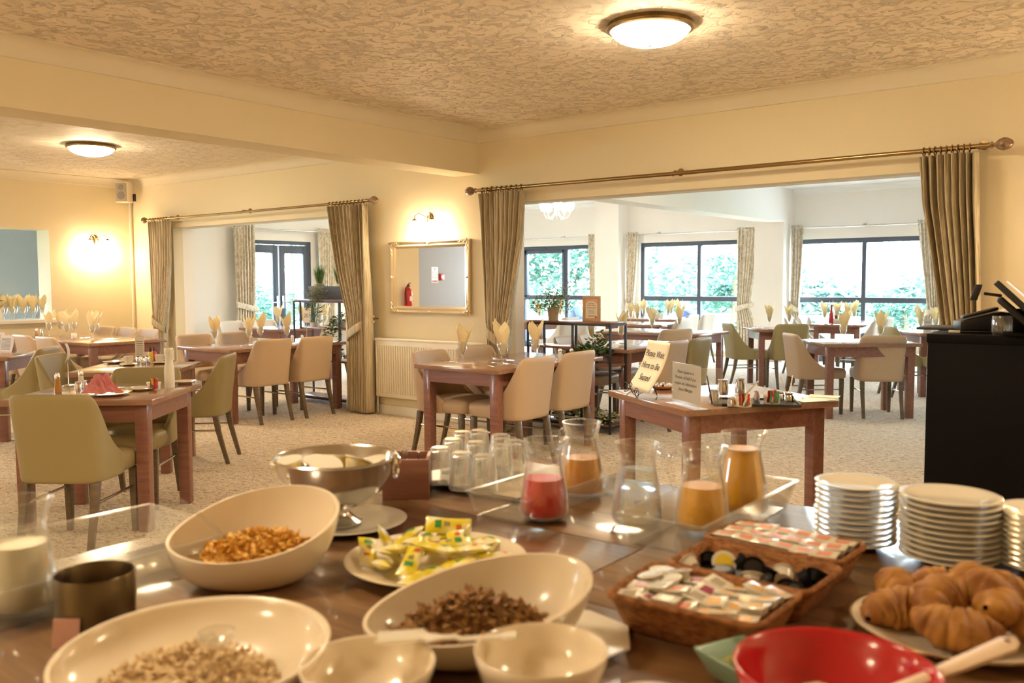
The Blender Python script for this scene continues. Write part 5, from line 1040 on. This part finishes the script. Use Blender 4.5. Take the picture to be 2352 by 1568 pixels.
# ---- steel footed bowl with portion pots, on a plate
p=rp(800,1205,TZ); plate('serving_plate','grey-white plate under the footed steel bowl',p,.150)
p=rp(775,1200,TZ+.008); r=thing('footed_bowl','big steel footed bowl filled with foil-lidded portion pots','bowl',p); b=B(); b.lathe([(0,0),(.062,0),(.064,.006),(.045,.016),(.030,.03),(.032,.04),(.07,.052),(.115,.085),(.143,.13),(.152,.165),(.158,.170),(.154,.174),(.148,.168),(.139,.13),(.11,.088),(.065,.057),(0,.05)],56); ob('bowl_body',b,'steel',r,ang=60)
b=B(); e=Vector((cos(RA-.2),sin(RA-.2),0))*.158; b.tube([(e.x+.018*cos(a)*e.y/.158,e.y-.018*cos(a)*e.x/.158,.145+.02*sin(a)) for a in [i*2*PI/16 for i in range(16)]],.004,6,closed=True); b.lathe([(.001,-.016),(.013,-.008),(.014,.006),(.001,.016)],10,e.x,e.y,.168); ob('ring_handle',b,'chrome',r)
M['potyel']=m=mat('yellow_print_pot',(.80,.60,.18),.4); vary(m,(.88,.82,.66),(.78,.55,.10),s=30,detail=1)
b=B(); b.lathe([(0,0),(.026,0),(.036,.034),(.040,.036),(.040,.038),(0,.038)],28); PB=ob('portion_pot',b,'potyel'); b=B(); b.lathe([(0,.038),(.0405,.038),(.041,.040),(0,.0405)],28); ob('foil_lid',b,'potyel2' if 'potyel2' in M else 'china',PB); tag(PB,'x','pot'); PPs=Proto(PB)
for k,((dx,dy),dz,t,l) in enumerate((((-.115,-.02),.128,(.12,-.15),'lying level on the rim of the steel bowl'),((-.02,-.05),.128,(.45,.25),'tilted up in the middle of the steel bowl'),((.045,.01),.122,(-.35,.3),'leaning against its neighbour in the steel bowl'),((.09,.04),.115,(.1,-.2),'low at the ring side of the steel bowl'),((.0,.075),.118,(-.2,.1),'at the back of the steel bowl'),((-.06,.055),.112,(.2,.2),'at the back edge of the steel bowl'),((.06,-.07),.105,(.1,.3),'deep at the front of the steel bowl'),((-.06,-.085),.105,(-.1,-.2),'under the tilted one in the steel bowl'))):
    c0,s0=cos(RA),sin(RA); q=p+Vector((dx*c0-dy*s0,dx*s0+dy*c0,dz)); PPs.put(q,(t[0],t[1],RA),'white and yellow foil-lidded portion pot '+l,'portion pots in the steel bowl')
# ---- wooden box
q=rp(925,1140,TZ); r=thing('wooden_caddy','reddish brown open wooden box behind the steel bowl','box',(q.x-.01,q.y+.03,TZ),rad(40)); b=B(); w=.062
for s in (-1,1): b.box(0,s*w,0,2*w+.01,.010,.115); b.box(s*w,0,0,.010,2*w-.01,.115)
b.box(0,0,0,2*w,2*w,.008); ob('box_body',b,'oak',r,bevel=.0015)
b=B()
for i in range(5): b.tube([(.02*cos(i*2),.02*sin(i*2),.01),(.035*cos(i*2),.035*sin(i*2),.125)],.004,6)
ob('cutlery_handles',b,'steel',r)
# ---- slanted bowls
def slant(name,label,p,rx,ry,hl,hh,direc,hd=0,material='melamine',th=.007,foot=.42,grp='cream slant-cut bowls',pw=1.6,pinch=0):
    r=thing(name,label,'bowl',p,0,grp); cd,sd=cos(direc),sin(direc); n,m=64,16; b=B()
    def P_(a,t,off):
        k=((1+cos(a-hd))/2)**pw; H=hl+(hh-hl)*k; e=1+.16*k; q=foot+(1-foot)*sin(t*PI/2)**.9; q=q*(1+(e-1)*t)
        x=rx*q*cos(a)*(1-off/rx); y=ry*q*sin(a)*(1-off/ry)*(1-pinch*max(0,-cos(a))**3*t); z=H*(1-cos(t*PI/2))**.85+off*(1-t)*1.0
        return (x*cd-y*sd,x*sd+y*cd,z)
    for i in range(n):
        a=2*PI*i/n
        for j in range(m): b.v.append(P_(a,j/(m-1),0))
        for j in range(m): b.v.append(P_(a,1-j/(m-1),th))
    M2=2*m
    for i in range(n):
        i2=(i+1)%n
        for j in range(M2-1): b.f.append((i*M2+j,i2*M2+j,i2*M2+j+1,i*M2+j+1))
    b.f.append(tuple(i*M2 for i in range(n-1,-1,-1))); b.f.append(tuple(i*M2+M2-1 for i in range(n)))
    ob('bowl_body',b,material,r,ang=80); return r,cd,sd
def heap(name,label,cat,p,rx,ry,h,material,direc,rough_=.006,n=900,size=.010,seed=1,shape='flake',cx=0,cy=0):
    """loose cereal: an uneven mound made of many small flakes"""
    R=random.Random(seed); b=B(); cd,sd=cos(direc),sin(direc)
    b.grid(lambda u,v:((lambda x,y:(x*cd-y*sd,x*sd+y*cd,h*(1-v*v)+.004*sin(9*u*6.28+v*9)*v-.012*v))(rx*v*cos(2*PI*u)+cx,ry*v*sin(2*PI*u)+cy)),36,12,cu=True)
    for i in range(n):
        a=R.uniform(0,6.283); v=R.uniform(0,1)**.5; x,y=rx*v*cos(a)+cx,ry*v*sin(a)+cy; z=h*(1-v*v)-.012*v+R.uniform(-.1,1)*rough_; X,Y=x*cd-y*sd,x*sd+y*cd; s=size*R.uniform(.6,1.2)
        if shape=='flake':
            d=Vector((R.uniform(-1,1),R.uniform(-1,1),R.uniform(-.5,.8))); b.leafq((X,Y,z),d,s,s*1.4,fold=.5); b.leafq((X,Y,z+.001),d,s,s*1.4,fold=.1)
        else:
            n0=len(b.v); b.lathe([(.001,-s*.22),(s*.5,-s*.15),(s*.55,s*.1),(.001,s*.22)],6); b.mv(Matrix.Translation((X,Y,z))@Matrix.Rotation(R.uniform(0,3),4,'X')@Matrix.Rotation(R.uniform(0,3),4,'Z'),n0)
    o=ob(name,b,material,None,p,ang=50); return tag(o,label,cat,kind='stuff')
for n_,c1,c2 in (('flakes',(.62,.30,.04),(.88,.56,.14)),('bran',(.24,.11,.03),(.44,.24,.09)),('oats',(.66,.47,.24),(.86,.70,.44)),('croissant',(.26,.09,.018),(.58,.29,.065))): M[n_]=m=mat(n_+'_surface',c1,.55); vary(m,c1,c2,s=38 if n_!='croissant' else 14)
p=rp(577,1334,TZ); slant('cereal_bowl','tall slant-cut cream bowl of cornflakes beside the plate of snack packets',p,.165,.118,.074,.172,RA+.12,hd=1.05,foot=.50,pw=1.35,pinch=.45)
heap('cornflakes','golden cornflakes heaped in the tall slant-cut bowl','cereal',p+Vector((.02*cos(RA),.02*sin(RA),.070)),.116,.084,.026,'flakes',RA+.12,.012,1000,.011,2)
b=B(); b.tube([(0,0,0),(-.05,0,.055),(-.10,.0,.09)],.005,8); b.grid(lambda u,v:(.05*(u-.3),.03*(v-.5)*(1-(u-.5)**2*2),-.004+.01*(v-.5)**2*8),8,6); o=ob('serving_spoon',b,'acrylic',None,p+Vector((-.045*cos(RA),-.045*sin(RA),.082)),(0,0,RA)); tag(o,'clear plastic spoon stuck in the cornflakes','spoon')
p=rp(1085,1498,TZ); slant('cereal_bowl','long slant-cut cream bowl of bran flakes in the middle of the table',p,.180,.115,.056,.135,RA+.10,hd=.65,foot=.55,pw=1.5)
heap('bran_flakes','brown bran cereal heaped in the long slant-cut bowl','cereal',p+Vector((0,0,.045)),.125,.078,.040,'bran',RA+.15,.016,900,.012,3)
p=rp(432,1605,TZ); slant('cereal_bowl','widest cream bowl, filled with oats, beside the dark metal pot',p,.188,.168,.060,.088,RA,hd=1.2,foot=.5,pw=1.0)
heap('rolled_oats','pale rolled oats and muesli in the widest bowl','cereal',p+Vector((0,0,.030)),.130,.115,.034,'oats',RA,.010,1300,.0085,4)
# clear ladle in the oats, white spoon across the bran
q=p+Vector((.045*cos(RA)+.0,.045*sin(RA),.082)); b=B(); b.lathe([(0,0),(.018,.004),(.026,.013),(.0275,.022),(.0255,.022),(.024,.014),(.016,.007),(0,.003)],22); b.tube([(.005,-.026,.02),(.018,-.07,.045),(.035,-.16,.075)],[.006,.005,.005],8); o=ob('serving_spoon',b,'acrylic',None,q,(0,0,RA)); tag(o,'round clear plastic spoon resting on the oats','spoon')
q=rp(1010,1470,TZ+.082); b=B(); 
b.grid(lambda u,v:((lambda x,w:(x,w*(v-.5),.010*(2*v-1)**2*(1 if x<-.02 else .3)-.004*(x>.03)))((u-.45)*.21,(.040 if u<.32 else (.040-(u-.32)*.16 if u<.48 else .0145+.012*(u>.9))))),26,7); o=ob('serving_spoon',b,'china',None,q,(0,rad(-4),RA-.02),ang=60,mods=[('SOLIDIFY',dict(thickness=.004))]); tag(o,'long white serving spoon lying across the bran bowl','spoon')
# empty bowls in front
def round_bowl(label,p,R_,h,material='melamine',wob=0,grp='cream round bowls'):
    r=thing('round_bowl',label,'bowl',p,0,grp); b=B(); b.lathe([(0,.002),(R_*.42,0),(R_*.55,.004),(R_*.85,h*.42),(R_*.97,h*.8),(R_,h*.99),(R_*.985,h),(R_*.955,h*.96),(R_*.925,h*.8),(R_*.8,h*.45),(R_*.5,.012),(0,.010)],52); ob('bowl_body',b,material,r,ang=80); return r
p=rp(846,1634,TZ); round_bowl('empty cream bowl at the bottom picture edge, beside the oats',p,.098,.075)
p=rp(1243,1622,TZ); round_bowl('empty cream bowl standing in front of the bran bowl',p,.098,.088)
# octagonal plate under the bran bowl
p=rp(1290,1470,TZ); r=thing('serving_plate','pale octagonal plate peeping out from under the bran bowl','plate',(p.x,p.y,TZ),RA+.3); b=B(); b.lathe([(0,0),(.08,0),(.125,.008),(.125,.011),(.078,.004),(0,.004)],8); ob('dish',b,'china',r,smooth=False)
p=rp(1500,1640,TZ); plate('side_plate','pale plate just entering the bottom edge of the picture',p,.07)
# ---- plate with wrapped snack packets
p=rp(1002,1308,TZ); r=thing('serving_plate','large cream plate piled with yellow snack packets','plate',(p.x,p.y,TZ)); b=B(); b.lathe([(0,.002),(.12,0),(.135,.006),(.192,.026),(.196,.030),(.190,.030),(.132,.010),(.12,.006),(0,.006)],56); ob('dish',b,'melamine',r)
M['wrap']=m=mat('yellow_wrapper',(.82,.66,.10),.28,coat=.4); n=noise(m,s=26,detail=1); r2=ramp(m,n.outputs['Fac'],[(.44,(.74,.62,.03)),(.54,(.88,.78,.22)),(.64,(.88,.84,.62))]); lk(m,r2.outputs[0],bs(m).inputs['Base Color'])
M['wgreen']=mat('green_print',(.05,.25,.07),.4); M['wred']=mat('orange_red_print',(.65,.15,.03),.4)
b=B()
def pk_(u,v,s): x=.052*(2*u-1); y=.021*(2*v-1); t=(max(0,1-abs(2*u-1)**4)*max(0,1-abs(2*v-1)**3)); return (x,y*(1-.12*sin(PI*u)),s*.010*t+.0015*sin(u*30)*(abs(2*u-1)>.85)+.0012*sin(u*23+v*7)*t)
b.grid(lambda u,v:pk_(u,v,1),22,9); b.grid(lambda u,v:pk_(u,v,-1),22,9); K=ob('snack_packet',b,'wrap',ang=180)
b=B(); b.grid(lambda u,v:((lambda q:(q[0],q[1],q[2]+.0006))(pk_(.20+.14*u,.25+.5*v,1))),6,6); ob('green_mark',b,'wgreen',K); b=B(); b.grid(lambda u,v:((lambda q:(q[0],q[1],q[2]+.0006))(pk_(.66+.12*u,.2+.3*v,1))),6,5); ob('red_mark',b,'wred',K)
b=B()
for k in range(3): b.grid(lambda u,v:((lambda q:(q[0],q[1],q[2]+.0007))(pk_(.40+.045*k+.03*u,.35+.3*v,1))),3,4)
ob('dark_lettering',b,'greyink',K); tag(K,'x','packet'); KP=Proto(K); R=random.Random(21)
c0,s0=cos(RA),sin(RA)
words_=['on the rim by the cornflakes','pointing up behind the pile','beside the steel bowl plate','on top of the heap','half under its neighbour on the heap','hanging over the rim by the bran bowl','flat against the dish on the tub side','leaning on the topmost packet','in the gap behind the top packet','turned crosswise in the middle','lying lengthways along the front rim','at the front under the crosswise one','poking over the far rim','on the rim pointing to the clear tub','deep in the middle of the pile','beside the green-marked one at the rim','at the back between two others','tilted on the cornflakes side','near the front rim by the oats','lowest at the end towards the baskets']
for i in range(20):
    a=i*2.4; q=.150*math.sqrt((i+.5)/20); x,y=q*cos(a)*1.05,q*sin(a)*.85; z=TZ+.018+.042*(1-q/.16)+.008*(i%3)
    KP.put((p.x+x*c0-y*s0,p.y+x*s0+y*c0,z),(R.uniform(-.35,.35),R.uniform(-.35,.35),R.uniform(0,6.28)),'yellow wrapped snack packet '+words_[i],'snack packets on the cream plate')
KP.put((p.x-.13*c0-.03*s0*-1,p.y-.13*s0+.03*c0,TZ+.05),(0,1.1,RA+.3),'yellow snack packet standing on end at the rim towards the cornflakes','snack packets on the cream plate')
KP.put((p.x+.02*c0-.10*s0,p.y+.02*s0+.10*c0,TZ+.068),(.9,.1,RA+.1),'yellow snack packet propped upright at the back of the plate','snack packets on the cream plate')
# ---- dark metal pot
p=rp(222,1448,TZ); r=thing('metal_canister','dark bronze metal canister between the milk and the oats','pot',p); b=B(); b.lathe([(0,0),(.066,0),(.067,.105),(.0655,.108),(.064,.105),(.063,.006),(0,.006)],40); ob('canister_body',b,'darksteel',r,ang=50)
q=rp(150,1490,TZ); M['blush']=mat('pink_card',(.70,.42,.36),.7); b=B(); b.box(0,0,0,.045,.003,.05); o=ob('price_card',b,'blush',None,q,(rad(-10),0,RA)); tag(o,'small pink card standing at the foot of the dark canister','card')
# ---- baskets
def basket(label,pts,h=.062,zr=None):
    """pts: the four rim corners as pixels, rim height h"""
    zr=TZ+h; c=[rp(px,py,zr) for px,py in pts]; ctr=sum(c,Vector())/4; r=thing('wicker_basket',label,'basket',(ctr.x,ctr.y,TZ),0,'low wicker baskets'); b=B(); c=[q-ctr for q in c]
    def loop(k,z,rc=.02):
        out=[]
        for i in range(4):
            p0,p1,p2=c[i-1],c[i],c[(i+1)%4]; d0=(p0-p1).normalized(); d2=(p2-p1).normalized()
            for t in range(5):
                s=t/4; q=p1*k+(d0*(1-s)**2+d2*s**2)*rc*1.2; out.append((q.x,q.y,z))
        return out
    rows=[loop(.80,0),loop(.84,.004),loop(.93,h*.6),loop(.985,h-.006)]; rows+=[loop(1.02,h-.004),loop(1.03,h+.004),loop(1.0,h+.009),loop(.965,h+.004),loop(.955,h-.004),loop(.90,h*.6),loop(.80,.010)]
    for q in rows: b.v+=q
    n=20
    for k in range(len(rows)-1):
        for i in range(n): j=(i+1)%n; b.f.append((k*n+i,k*n+j,k*n+n+j,k*n+n+i))
    b.f.append(tuple(range(n-1,-1,-1))); b.f.append(tuple((len(rows)-1)*n+i for i in range(n))); ob('basket_body',b,'wicker',r,ang=60); return c,ctr
def inb(c,ctr,u,v,z):
    q=c[0]*(1-u)*(1-v)+c[1]*u*(1-v)+c[2]*u*v+c[3]*(1-u)*v; return Vector((ctr.x+q.x*.88,ctr.y+q.y*.88,z))
c1,k1=basket('wicker basket of silver and fruit jam portions, next to the red bowl',[(1390,1368),(1738,1446),(1846,1366),(1500,1296)])
c2,k2=basket('wicker basket of black and yellow portion pods in the middle of the three',[(1532,1296),(1852,1368),(1936,1308),(1618,1247)])
c3,k3=basket('wicker basket of pink-labelled cheese portions beside the orange juice',[(1615,1236),(1925,1298),(1992,1254),(1700,1198)])
M['pinkfoil']=mat('orange_pink_label',(.72,.26,.16),.35); M['amberjam']=mat('amber_jam_label',(.75,.42,.10),.35); M['berry']=mat('berry_label',(.35,.04,.10),.35); M['pale']=mat('pale_tub',(.72,.68,.56),.35,coat=.3)
def tub(label_mat,rect=True):
    b=B()
    if rect: b.box(0,0,0,.040,.030,.014,taper=.82); b.box(0,0,.014,.046,.036,.0015)
    else: b.lathe([(0,0),(.016,0),(.021,.018),(.025,.019),(.025,.0205),(0,.0205)],20)
    o=ob('portion_tub',b,'pale' if label_mat!='pod' else 'ebony',bevel=.0006 if rect else 0); b=B()
    if rect: b.box(0,0,.0157,.024,.020,.0006)
    else: b.lathe([(0,.0207),(.018,.0207),(.018,.0212),(0,.0212)],20)
    ob('label',b,label_mat if label_mat!='pod' else 'black',o); return Proto(tag(o,'x','portion'))
tp_={k:tub(k) for k in ('pinkfoil','amberjam','berry','foil')}; tr_=tub('foil',False); 
M['yelpod']=M['yelpack']; podb=tub('pod',False); pody=tub('yelpod',False)
ba=math.atan2((c1[1]-c1[0]).y,(c1[1]-c1[0]).x); R=random.Random(8)
rows_=['against the front wicker rim','second row back','third row back','along the back wicker rim']; cols_=['at the rounded end','second from the rounded end','third along','in the middle','fourth from the till side','third from the till side','at the till side end']
for j in range(4):
    for i in range(7):
        k='amberjam' if i>=4 else ('foil','berry','foil','pinkfoil')[(i+j)%4]
        P0=inb(c1,k1,(i+.5)/7,(j+.5)/4,TZ+.046+R.uniform(0,.012)); pr=tp_[k] if not (i<2 and j>1) else tr_
        pr.put(P0,(R.uniform(-.25,.25),R.uniform(-.25,.25),ba+R.uniform(-.2,.2)),'%s portion %s, %s, jam basket'%({'amberjam':'amber jam','foil':'silver butter','berry':'berry jam','pinkfoil':'pink-labelled'}[k],rows_[j],cols_[i]),'jam and butter portions in the jam basket')
for j in range(2):
    for i in range(8):
        P0=inb(c2,k2,(i+.5)/8,(j+.5)/2.2+.05,TZ+.030+R.uniform(0,.014)); y_=(i*3+j)%4==0; (pody if y_ else podb).put(P0,(R.uniform(-1.2,1.2),R.uniform(-1.2,1.2),R.uniform(0,6)),'%s portion pod, %s of the %s row in the middle basket'%('yellow' if y_ else 'black',['first','second','third','fourth','fifth','sixth','seventh','last'][i],('front','back')[j]),'portion pods in the middle basket')
for j in range(3):
    for i in range(6):
        P0=inb(c3,k3,(i+.5)/6,(j+.5)/3,TZ+.052+R.uniform(0,.004)); tp_['pinkfoil'].put(P0,(R.uniform(-.1,.1),R.uniform(-.1,.1),ba+R.uniform(-.06,.06)),'pink-labelled cheese portion, %s of the %s row in the cheese basket'%(['first','second','third','fourth','fifth','last'][i],('front','centre','back')[j]),'cheese portions in the cheese basket',sc=1.15)
# ---- plate stacks
b=B(); rr=.096; b.lathe([(0,.002),(rr*.5,.0),(rr*.6,.003),(rr*.86,.010),(rr,.0125),(rr*1.003,.0145),(rr*.985,.0155),(rr*.85,.0135),(rr*.6,.007),(rr*.5,.005),(0,.005)],44); PL=Proto(tag(ob('side_plate',b,'china',ang=60),'x','plate'))
ordn=['lowest','second from the bottom','third from the bottom','fourth from the bottom','fifth from the bottom','sixth','seventh','eighth','ninth','tenth','eleventh','twelfth','topmost']
def stack(px,py,n,s,step,where,grp,jit=.002):
    q=rp(px,py,TZ)
    for i in range(n):
        w='topmost plate' if i==n-1 else 'plate, '+('lowest' if i==0 else ordn[i] if i<5 else ordn[i]+' from the bottom')+','
        PL.put((q.x+R.uniform(-jit,jit),q.y+R.uniform(-jit,jit),TZ+i*step),R.uniform(0,6),w+' in the '+where,grp,sc=(s,s,1.1))
stack(1964,1246,11,.96,.0132,'stack of small plates beside the orange juice','small plates, first stack')
stack(2180,1284,11,1.08,.0130,'wider stack before the black counter','wider plates, second stack')
stack(2398,1306,10,.96,.0125,'stack of plates cut by the picture edge','plates, third stack')
# ---- croissants
p=rp(2190,1462,TZ); r=thing('serving_plate','cream plate with a thin brown rim under the croissants','plate',(p.x,p.y,TZ)); b=B(); b.lathe([(0,.002),(.10,0),(.115,.005),(.166,.022),(.168,.026),(.163,.026),(.112,.009),(.10,.005),(0,.005)],50); ob('dish',b,'melamine',r); b=B(); b.tube([(.1675*cos(a),.1675*sin(a),.0255) for a in [i*2*PI/60 for i in range(60)]],.0022,6,closed=True); ob('rim_line',b,'brass',r)
b=B()
def cro(u,v):
    t=2*u-1; a=t*1.25; cx,cy=.055*sin(a),.055*cos(a)-.05; w=.030*(1-abs(t)**2.2)+.006; seg=abs(sin(u*PI*7)); w*=.86+.14*seg**.5; w*=1+.10*sin(v*19+u*31)*sin(u*47)
    th=2*PI*v; n=Vector((sin(a),cos(a),0)); return (cx+n.x*w*cos(th),cy+n.y*w*cos(th),w*.86*sin(th)+.024)
b.grid(cro,57,16,cv=True); CR=Proto(tag(ob('croissant',b,'croissant',ang=50),'x','croissant'))
for i,((dx,dy,dz),a,l) in enumerate((((-.075,.030,.012),.4,'croissant lying on the plate rim beside the red bowl'),((-.045,.095,.018),2.6,'croissant at the back of the plate'),((.03,.075,.03),.2,'croissant in the middle back of the pile'),((-.01,.015,.038),1.0,'croissant resting on top of the pile'),((.05,-.02,.035),-1.0,'croissant under the tan spoon handle'),((-.03,-.065,.015),3.4,'croissant at the front next to the red bowl'),((.105,.05,.03),1.7,'croissant cut by the picture edge at the back'),((.10,-.08,.02),-.6,'croissant cut by the picture edge at the front'),((.055,.03,.052),2.2,'uppermost croissant of the pile'))):
    CR.put((p.x+dx*c0-dy*s0,p.y+dx*s0+dy*c0,TZ+dz),(R.uniform(-.25,.25),R.uniform(-.25,.25),a),l,'croissants on the brown-rimmed plate',sc=1.18)
# ---- red bowl with spoon, green dish
p=rp(1915,1700,TZ); M['redmel']=mat('red_melamine',(.55,.012,.02),.2,coat=.6); r=round_bowl('big glossy red bowl at the bottom picture edge',p,.133,.105,'redmel',grp='coloured bowls')
heap('fruit_filling','tan chunks at the bottom of the red bowl','food',p+Vector((.0,-.01,.028)),.085,.085,.030,'oats',RA,.012,160,.022,6,'chunk')
M['spoonw']=mat('cream_plastic',(.80,.62,.44),.4); q=rp(2330,1470,TZ+.135); q0=rp(1960,1620,TZ+.05); b=B(); d=(q-q0); L=d.length; d.normalize(); sd_=d.cross(Vector((0,0,1))).normalized()
def hdl(u,v): w=.0125+.0075*max(0,(u-.45)/.55); e=1-max(0,(u-.95)/.05)**2*.5; return tuple(q0+d*L*u+sd_*w*e*(2*v-1)+Vector((0,0,1))*(.003*(1-(2*v-1)**2)))
b.grid(hdl,30,7); o=ob('serving_spoon',b,'spoonw',mods=[('SOLIDIFY',dict(thickness=.006))],ang=60); b=B(); e=q0+d*L*.955+Vector((0,0,.0045)); b.lathe([(0,0),(.004,0),(.004,.001),(0,.001)],16,e.x,e.y,e.z); ob('hanging_hole',b,'brnpack',o); tag(o,'long cream serving spoon handle leaning out of the red bowl','spoon')
M['mint']=mat('mint_ceramic',(.30,.52,.42),.25,coat=.4); p=rp(1722,1570,TZ); r=thing('small_dish','small mint green square dish behind the red bowl rim','dish',(p.x,p.y,TZ),RA+.5); b=B(); s_=.060
rows=[(.6,0),(.75,.012),(1,.045),(1.02,.048),(.97,.048),(.70,.014),(.5,.008)]
for k,z in rows: b.v+=[(s_*k*a,s_*k*c,z) for a,c in ((-1,-1),(1,-1),(1,1),(-1,1))]
for k in range(len(rows)-1):
    for c in range(4): e=(c+1)%4; b.f.append((k*4+c,k*4+e,k*4+4+e,k*4+4+c))
b.f.append((3,2,1,0)); b.f.append(tuple((len(rows)-1)*4+i for i in range(4))); ob('dish_body',b,'mint',r,bevel=.002); b=B(); b.grid(lambda u,v:(.042*(2*u-1),.042*(2*v-1),.030+.006*sin(u*17)*sin(v*13)),12,12); ob('garnish',b,'olive_leaf',r)
# ================================================================ RENDER LOOK
vs=SC.view_settings; vs.view_transform='Standard'; vs.look='None'; vs.gamma=1; vs.use_curve_mapping=False; vs.exposure=EXPO
cy=SC.cycles; cy.use_denoising=True
try: cy.denoiser='OPENIMAGEDENOISE'
except Exception: pass
cy.max_bounces=12; cy.diffuse_bounces=5; cy.glossy_bounces=5; cy.transparent_max_bounces=32; cy.transmission_bounces=8; cy.sample_clamp_indirect=8; cy.caustics_reflective=False; cy.caustics_refractive=False
